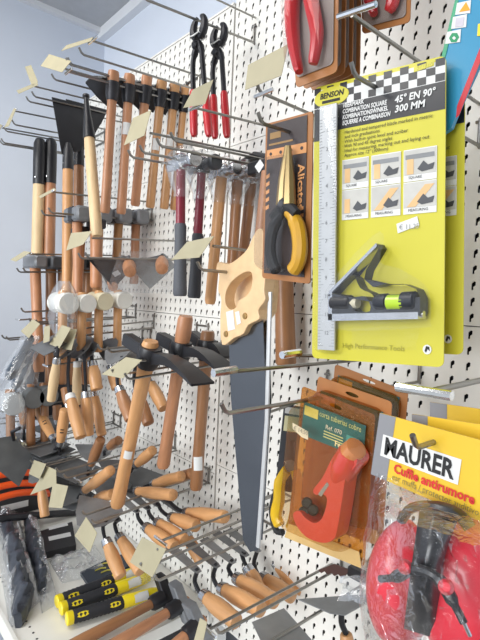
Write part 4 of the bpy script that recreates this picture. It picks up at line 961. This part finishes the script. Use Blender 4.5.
# ---- ear muffs in a bag
MY = mat('header_yellow', (222, 182, 44), .42, 0, .03, 10, 0, .3); MG = mat('header_grey', (132, 132, 136), .45, 0, .03, 10, 0, .2)
hook('chrome hook holding the ear muff bags', (419, 447), .385, .0, arm=None, drop=-.002)
T = bpy.data.objects[[o.name for o in bpy.data.objects if o.name.startswith('pegboard_hook')][-1]]
q0 = aX(397, 387, .33); q1 = aX(452, 396, .33)
link('ticket_arm', MB().tube([aX(432, 391, .33), V((-.004, aX(432, 391, .33).y, aX(432, 391, .33).z+.004))], .0034), CHROME, T)
link('ticket_clip', MB().tube([q0, q1], .0048, 10), CHROMEB, T)
def muff_pack(label, cor, off, front):
    k = Pk('ear_muff_bag', label, 'ear muffs', cor, off, 'ear muff bags')
    k.quad('header_card', 0, 0, 1, 1, 0, MY, .0014); k.quad('header_print', 0, 0, .155, 1, .0004, MG, .0003)
    if not front: return k
    hd = k
    k.quad('name_panel', .065, .35, .74, .69, .0008, WHT, .0003)
    k.txt('MAURER', .095, .405, .0228, PRINT, bold=.0007, w=.0014, width=k.W*.60)
    k.txt('Cuffie antirumore', .21, .185, .0118, mat('header_red', (204, 44, 40), .5), bold=.0004, w=.0014, width=k.W*.665)
    k.txt('ear muffs / protector auditivo', .205, .07, .0082, mat('header_grey_print', (130, 112, 60), .5), w=.0014, width=k.W*.71)
    MR = mat('muff_red', (214, 44, 62), .32, 0, .04, 20, 0, .5); S = k.px
    def cup(cx, cy, ax_, ay_, dpt, ang, w0, nm):
        c = S(cx, cy, w0); mb = MB(); g = []; ca, sa = math.cos(ang), math.sin(ang)
        rx, ry = px2m(ax_, c), px2m(ay_, c)
        vs, fs = [], []; N = 26; rings = 9
        for i in range(rings+1):
            th = math.pi/2*i/rings; rr = math.cos(th)**.65; h = dpt*math.sin(th)**.9
            for j in range(N):
                a = 2*math.pi*j/N; x, y = rx*rr*math.cos(a), ry*rr*math.sin(a)
                vs.append(c+k.u*(x*ca-y*sa)+k.up*(x*sa+y*ca)+k.n*h)
        for i in range(rings):
            for j in range(N): q = (j+1) % N; fs.append((i*N+j, i*N+q, (i+1)*N+q, (i+1)*N+j))
        fs.append(tuple(range(N))); mb.add(vs, fs); return link(nm, mb, MR, k.T, ang=60)
    cup(406, 580, 30, 62, .045, .10, -.028, 'ear_cup'); cup(472, 590, 46, 72, .05, .15, -.028, 'ear_cup')
    MBK = mat('muff_black', (30, 31, 36), .35, 0, .08, 60, 0, .3)
    # padded band between the cups, curving over the front
    g = []
    for i in range(13):
        t = i/12; x = 437-16*t-6*math.sin(t*3.1); y = 512+122*t; w_ = .010+.034*math.sin(math.pi*(.12+.8*t)); hw = 17-5*math.sin(math.pi*t)
        g.append([S(x+hw*q, y+hw*q*.32, w_-.008*q*q) for q in (-1, -.6, -.2, .2, .6, 1)])
    m = MB().sheet(g); n = len(m.v); m.v += [p-k.n*.012 for p in m.v[:n]]; m.g += m.g[:n]; f0 = list(m.f); m.f += [tuple(q+n for q in reversed(f)) for f in f0]
    R_, C_ = 13, 6; ed = [i*C_ for i in range(R_)]+[(R_-1)*C_+j for j in range(1, C_)]+[i*C_+C_-1 for i in range(R_-2, -1, -1)]+list(range(C_-2, 0, -1))
    m.f += [(ed[i], ed[(i+1) % len(ed)], ed[(i+1) % len(ed)]+n, ed[i]+n) for i in range(len(ed))]
    link('headband', m, MBK, k.T, ang=50)
    link('band_loop', MB().tube(crom([S(x, y, .016) for x, y in ((402, 520), (412, 508), (436, 506), (458, 514), (470, 528))], 4, False), .007, 8, (1, .6)), MBK, k.T)
    link('yoke', MB().tube(crom([S(x, y, .050) for x, y in ((380, 579), (396, 577), (412, 569), (430, 573), (442, 583), (452, 600), (464, 623))], 4, False), [.003]*4+[.0048]*6+[.004]*5+[.005]*6+[.003]*4, 8), MBK, k.T)
    link('yoke_wire', MB().tube([S(464, 623, .05), S(470, 636, .048)], .0015, 6), STEEL, k.T)
    for x, y in ((405, 567), (446, 587)): link('pivot_button', MB().lathe(S(x, y, .048), S(x, y, .058), [(0, .006), (.7, .0055), (1, .003)], 12), MR, k.T)
    # the bag: crumpled front sheet, open back, falling from the header
    g = []; e = [(375, 472), (367, 520), (360, 575), (358, 605), (368, 645), (390, 675)]; f = [(500, 522), (510, 560), (516, 600), (515, 650), (505, 690), (490, 715)]
    for fn in (0, 1):
        g = []
        for i in range(31):
            t = i/30*5; a = min(4, int(t)); q = t-a; l = V((*e[a], 0)).lerp(V((*e[a+1], 0)), q); r = V((*f[a], 0)).lerp(V((*f[a+1], 0)), q); row = []
            for j in range(31):
                s_ = j/30; p = l.lerp(r, s_); bul = max(0, math.sin(math.pi*s_))**.3*min(1, i/5)*(1 if i < 24 else (30-i)/6*.8+.2)
                base_ = S(p.x, p.y, (.072*bul+.001) if fn == 0 else -.024*bul)
                nz = noise.noise(base_*45)*.0045+noise.noise(V((p.x*.35, p.y*.06, 3)))*.004*min(1, i/4)+.003*noise.noise(base_*120)
                row.append(base_+k.n*nz)
            g.append(row)
        link('plastic_bag', MB().sheet(g), plastic('bag_film', (.99, .99, .992, 1), .006, .1, (.9, .93, .97, 1), .006, .9, 60, .35), k.T, fix=False)
    film(k.T, [(342, 575), (376, 572), (380, 606), (338, 600)], 0, HAZY, .012, 'bag_corner', 8, off=off-.01)
    return k
muff_pack('rearmost ear muff bag, only its yellow header showing', [(430, 402), (560, 420), (560, 470), (430, 450)], .26, False)
muff_pack('second ear muff bag, its header peeping over the front one', [(412, 414), (530, 432), (530, 490), (412, 470)], .33, False)
muff_pack('MAURER ear muffs, red cups with black band, in the front plastic bag'.replace('MAURER ', ''), [(380, 413), (502, 446), (490, 526), (371, 474)], .36, True)
# ------------------------------------------------------------------ things on the shelf
def sz(x, y, h=0.0): return aZ(x, y, SHZ+h)
FILM2 = plastic('crumpled_film', (0.93, 0.94, 0.95, 1), 0.10, 0.16, (0.8, 0.83, 0.88, 1), 0.14, 1.0, 70, 0.6)
YP = mat('chisel_yellow', (238, 214, 30), .38, 0, .04, 30, 0, .3); BKG = mat('chisel_black_grip', (36, 37, 42), .6, 0, .1, 60, .1)
def chisel(label, a, b, h):
    a, b = sz(a[0], a[1], h), sz(b[0], b[1], h); d = (b-a).normalized(); T = thing('chisel', label, 'chisel', a-V((0, 0, h)), 'yellow and black chisels on the shelf')
    L = (b-a).length
    link('end_cap', MB().lathe(a, a+d*.016, [(0, .013), (.15, .016), (.8, .016), (1, .015)], 14), YP, T)
    pr = [(0, .0145)]
    for i in range(12): pr += [(.03+i*.08, .0150), (.06+i*.08, .0162)]
    pr += [(1, .014)]
    link('grip', MB().lathe(a+d*.014, a+d*(L*.60), pr, 14), BKG, T)
    X, Y_, Z = frame(d, V((0, 0, 1)))
    vw = (CAM-a).normalized(); vw = (vw-d*vw.dot(d)).normalized()
    for q, w_ in ((.16, .012), (.50, .010)):
        c = a+d*(L*q)+vw*.0152; sd = d.cross(vw)
        link('grip_inlay', MB().plate([c+d*(math.cos(t)*.016)+sd*(math.sin(t)*.006) for t in [i*math.pi/6 for i in range(12)]], vw, .002), YP, T)
    link('sleeve', MB().lathe(a+d*(L*.59), b, [(0, .014), (.05, .0165), (.85, .015), (1, .012)], 14, 1, .85), YP, T)
    sticker(T, a+d*(L*.80), d, .022, .036, .0148)
    link('tip', MB().lathe(b-d*.002, b+d*.012, [(0, .006), (1, .005)], 10), STEEL, T)
    film(T, [(138, 568), (152, 562), (158, 580), (142, 584)], 0, CLEAR, .004, 'plastic_bag', 6, off=-((a.lerp(b, .95)).x)+.022) if 'nearest' in label else None
chisel('yellow and black chisel, farthest of the three on the shelf', (56, 602), (146, 568), .020)
chisel('yellow and black chisel, middle of the three on the shelf', (60, 609), (149, 577), .022)
chisel('yellow and black chisel, nearest of the three with a white price sticker', (66, 619), (157, 592), .022)

# hammers lying on the shelf at the bottom
def lying(label, a, b, h, wood, hm, rs=.0145):
    a, b = sz(a[0], a[1], h), sz(b[0], b[1], h+.015); d = (a-b).normalized(); T = thing('hammer', label, 'hammer', a-V((0, 0, h)), 'hammers lying on the shelf')
    link('handle', MB().lathe(b-d*.02, a, [(0, rs*.8), (.1, rs*.85), (.4, rs*.9), (.8, rs*1.05), (.98, rs), (1, rs*.7)], 14, .85, 1), wood, T)
    X = d.cross(V((0, 0, 1))).normalized(); Z = X.cross(d)
    link('collar', MB().lathe(b+d*.045, b+d*.01, [(0, rs*1.05), (.2, rs*1.3), (1, rs*1.35)], 12), BLACK, T)
    link('head', MB().bbox(b+Z*.004, (.027, .027, .095), (d, X, (Z*.8+X*.6).normalized()), .1), hm, T)
lying('wooden hammer lying on the shelf, left one with black collar', (60, 652), (166, 596), .018, W_BRN, BLACKM)
lying('wooden hammer lying on the shelf, middle one with steel head', (92, 658), (182, 604), .020, W_RED, GREYH)
lying('wooden hammer lying on the shelf, right one at the bottom edge', (150, 668), (198, 624), .022, W_RED, GREYH)

# gloves pack, black carton, clear bags
T = thing('glove_pack', 'dark navy glove pack with yellow lettering under clear film on the shelf', 'glove pack', sz(95, 578))
NAVY = mat('navy_card', (24, 38, 56), .45, 0, .08, 20, 0, .3)
def slab(T, name, px4, h0, h1, m):
    lo = [sz(x, y, 0)+V((0, 0, h0)) for x, y in px4]; mb = MB().plate([p+V((0, 0, h1-h0)) for p in lo], V((0, 0, 1)), h1-h0); return link(name, mb, m, T, smooth=False)
slab(T, 'pack', [(80, 576), (114, 560), (132, 556), (138, 566), (88, 588)], .002, .012, NAVY)
for i, (x, y) in enumerate(((95, 571), (98, 566), (101, 573))):
    c0, c1 = sz(x, y, .0128), sz(x+11, y-3, .0128); link('print_mark', MB().tube([c0, c0.lerp(c1, .5)+V((.004, .004, 0)), c1], .003, 6, (1, .2)), mat('pack_yellow_ink', (206, 196, 90), .5), T)
T = thing('carton', 'flat black carton with white labels on the shelf', 'carton', sz(52, 550))
slab(T, 'box', [(32, 540), (72, 528), (76, 552), (42, 560)], .0, .022, mat('black_carton', (30, 30, 33), .5, 0, .08))
for q in ([(48, 537), (67, 532), (68, 535), (49, 540)], [(48, 547), (70, 542), (71, 546), (49, 551)]): slab(T, 'label', [(x, y-3) for x, y in q], .0225, .023, WHITEP)
T = thing('clear_bag', 'crumpled clear plastic bag lying between the carton and the chisels', 'plastic bag', sz(75, 562))
def heap(T, px4, h, m, amp=.02, n=14, name='film'):
    a, b, c, d = [sz(*q) for q in px4]; g = []
    for i in range(n+1):
        row = []
        for j in range(n+1):
            s_, t = j/n, i/n; p = a.lerp(b, s_).lerp(d.lerp(c, s_), t); e = min(1, 5*min(s_, 1-s_, t, 1-t))
            row.append(p+V((0, 0, .001+e*(h*.5+amp*(.5+noise.noise(p*38))+amp*.5*noise.noise(p*95)))))
        g.append(row)
    return link(name, MB().sheet(g), m, T, fix=False)
heap(T, [(48, 560), (95, 545), (112, 572), (62, 584)], .02, FILM2, .014, 24)

# bagged dark tools at the left
DKB = mat('dark_bagged_steel', (62, 66, 74), .4, .3, .3, 40, .3)
def bagged(label, path, r, film4, h):
    P3 = [sz(x, y, h) for x, y in path]; T = thing('bagged_tool', label, 'bagged tool', P3[0]-V((0, 0, h)), 'dark tools in clear bags on the shelf')
    q = crom(P3, 4, False); n = len(q)
    q = crom(P3, 14, False); n = len(q); mb = MB().tube(q, [r*(.5+.6*math.sin(math.pi*min(1, (i+1)/n*1.02))**.6) for i in range(n)], 28, (1.0, .55))
    mb.v = [p+V((1, .5, 1))*(.010*noise.noise(p*26)+.006*noise.noise(p*70))+V((0, 0, .004*noise.noise(p*150))) for p in mb.v]
    link('wrapped_tool', mb, DKB, T)
    heap(T, film4, h*1.6+r*.7, FILM2, .024, 26)
bagged('dark bagged tools on the shelf edge, the nearer and longer bundle', [(19, 619), (23, 596), (16, 565), (9, 540), (3, 518)], .036, [(-10, 508), (18, 512), (42, 600), (10, 630)], .020)
bagged('dark bagged tools on the shelf, the slimmer bundle behind', [(43, 588), (39, 564), (32, 542), (26, 520)], .026, [(21, 510), (36, 512), (58, 604), (42, 614)], .018)
# long black tube and orange frames on a dark box at the back of the shelf
T = thing('carton', 'dark cardboard box at the back of the shelf under the orange frames', 'carton', (-.30, 1.78, SHZ))
link('box', MB().bbox((-.235, 1.84, SHZ+.075), (.36, .20, .15), None, .03), mat('dark_box', (52, 52, 54), .6, 0, .1), T)
link('label', MB().box((-.25, 1.7385, SHZ+.035), (.09, .001, .022)), WHITEP, T)
T = thing('black_tube', 'long black tube lying in front of the dark box', 'tube', aY(0, 520, 1.6))
link('tube', MB().lathe(aY(-20, 520, 1.62), aY(80, 512, 1.62), [(0, .010), (.02, .012), (.98, .012), (1, .010)], 12), BLACK, T)
link('end_cap', MB().lathe(aY(80, 512, 1.62), aY(83, 512, 1.62), [(0, .013), (1, .012)], 12), RUBBER, T)
ORG = mat('orange_enamel', (226, 84, 28), .35, 0, .06, 20, 0, .3)
for i, (y0, y1, nm) in enumerate(((478, 474, 'topmost'), (490, 484, 'middle'), (502, 492, 'lowest'))):
    a, b = aY(-14, y0, 1.72-.02*i), aY(46, y1, 1.72-.02*i); T = thing('bow_saw', 'orange tubular bow saw frame, %s of the three at the left' % nm, 'saw', V((a.x, a.y, a.z-.01)), 'orange bow saws')
    link('frame', MB().tube(crom([a, a.lerp(b, .5)+V((0, 0, .012)), b+V((-.01, 0, .002)), b+V((.02, .01, -.02))], 4, False), .0115, 10), ORG, T)
    link('grip', MB().tube([b+V((.012, .006, -.012)), b+V((.028, .014, -.03))], .013, 10), BLACK, T)

# ---- wrapped tools and grey mallets hanging at the far left
def wrapped(label, a, b, Y, r, m):
    a, b = aY(a[0], a[1], Y), aY(b[0], b[1], Y-.06); T = thing('wrapped_tool', label, 'bagged tool', b, 'film-wrapped tools at the far left')
    link('tool', MB().lathe(a, b, [(0, .006), (.05, r*.8), (.5, r), (.9, r*1.1), (1, r*.7)], 12, 1, .7), m, T)
    g = []
    for i in range(11):
        t = i/10; row = []
        for k in range(15):
            an = 2*math.pi*k/14; p = a.lerp(b, t); n_ = 1+.35*noise.noise(V((math.cos(an)*2, math.sin(an)*2, t*8+r*99)))
            row.append(p+V((math.cos(an)*r*1.5*n_, math.sin(an)*r*1.3*n_, 0)))
        g.append(row)
    link('plastic_wrap', MB().sheet(g), HAZY, T, fix=False)
BLG = mat('blue_grey_handle', (70, 82, 96), .4, 0, .15, 30)
hook('wire hook with the film-wrapped tools at the far left edge', (10, 340), .30, .05)
wrapped('film-wrapped blue grey tool slanting down at the far left, upper', (32, 336), (8, 378), 1.42, .017, BLG)
wrapped('film-wrapped blue grey tool slanting down at the far left, middle', (34, 345), (14, 388), 1.50, .016, BLG)
wrapped('film-wrapped dark tool slanting down at the far left, lower', (36, 352), (24, 398), 1.58, .018, DKB)
for i, (c, r_, m_, lb) in enumerate((((10, 402), .033, mat('pale_grey_rubber', (176, 178, 178), .6), 'pale grey mallet in film at the far left under the wrapped tools'), ((30, 396), .032, GRUB, 'grey rubber mallet beside the filmed pale one'), ((44, 394), .031, GRUB, 'grey rubber mallet farther right, half hidden by handles'))):
    claw_hammer(lb, 1.52, c, (c[0]+1, c[1]+50), m_, W_BRN, None, r_, .09, .0135, 'grey rubber mallets at the far left', i == 0, name='rubber_mallet', kind='mallet', face='mallet')
hook('wire hook carrying the grey rubber mallets', (2, 412), .31, .06)
hook('low wire rack at the far left edge', (0, 424), .31, .07, drop=.0)
T = thing('black_sack', 'black plastic sack hanging in the gap below the dark hammers', 'plastic bag', aY(55, 405, 1.78))
mb = MB().lathe(aY(58, 350, 1.78), aY(50, 418, 1.78), [(0, .02), (.1, .07), (.4, .14), (.8, .15), (.95, .11), (1, .05)], 20, 1, .35); mb.v = [p+V((.6, 1, .6))*(.02*noise.noise(p*20)) for p in mb.v]
link('sack', mb, BLACK, T); link('knot', MB().lathe(aY(58, 344, 1.78), aY(58, 351, 1.78), [(0, .018), (.5, .012), (1, .024)], 12), BLACK, T)

# drop the helper key
for o in bpy.data.objects:
    for k_ in ('_o', '_Y', '_z'):
        if k_ in o: del o[k_]
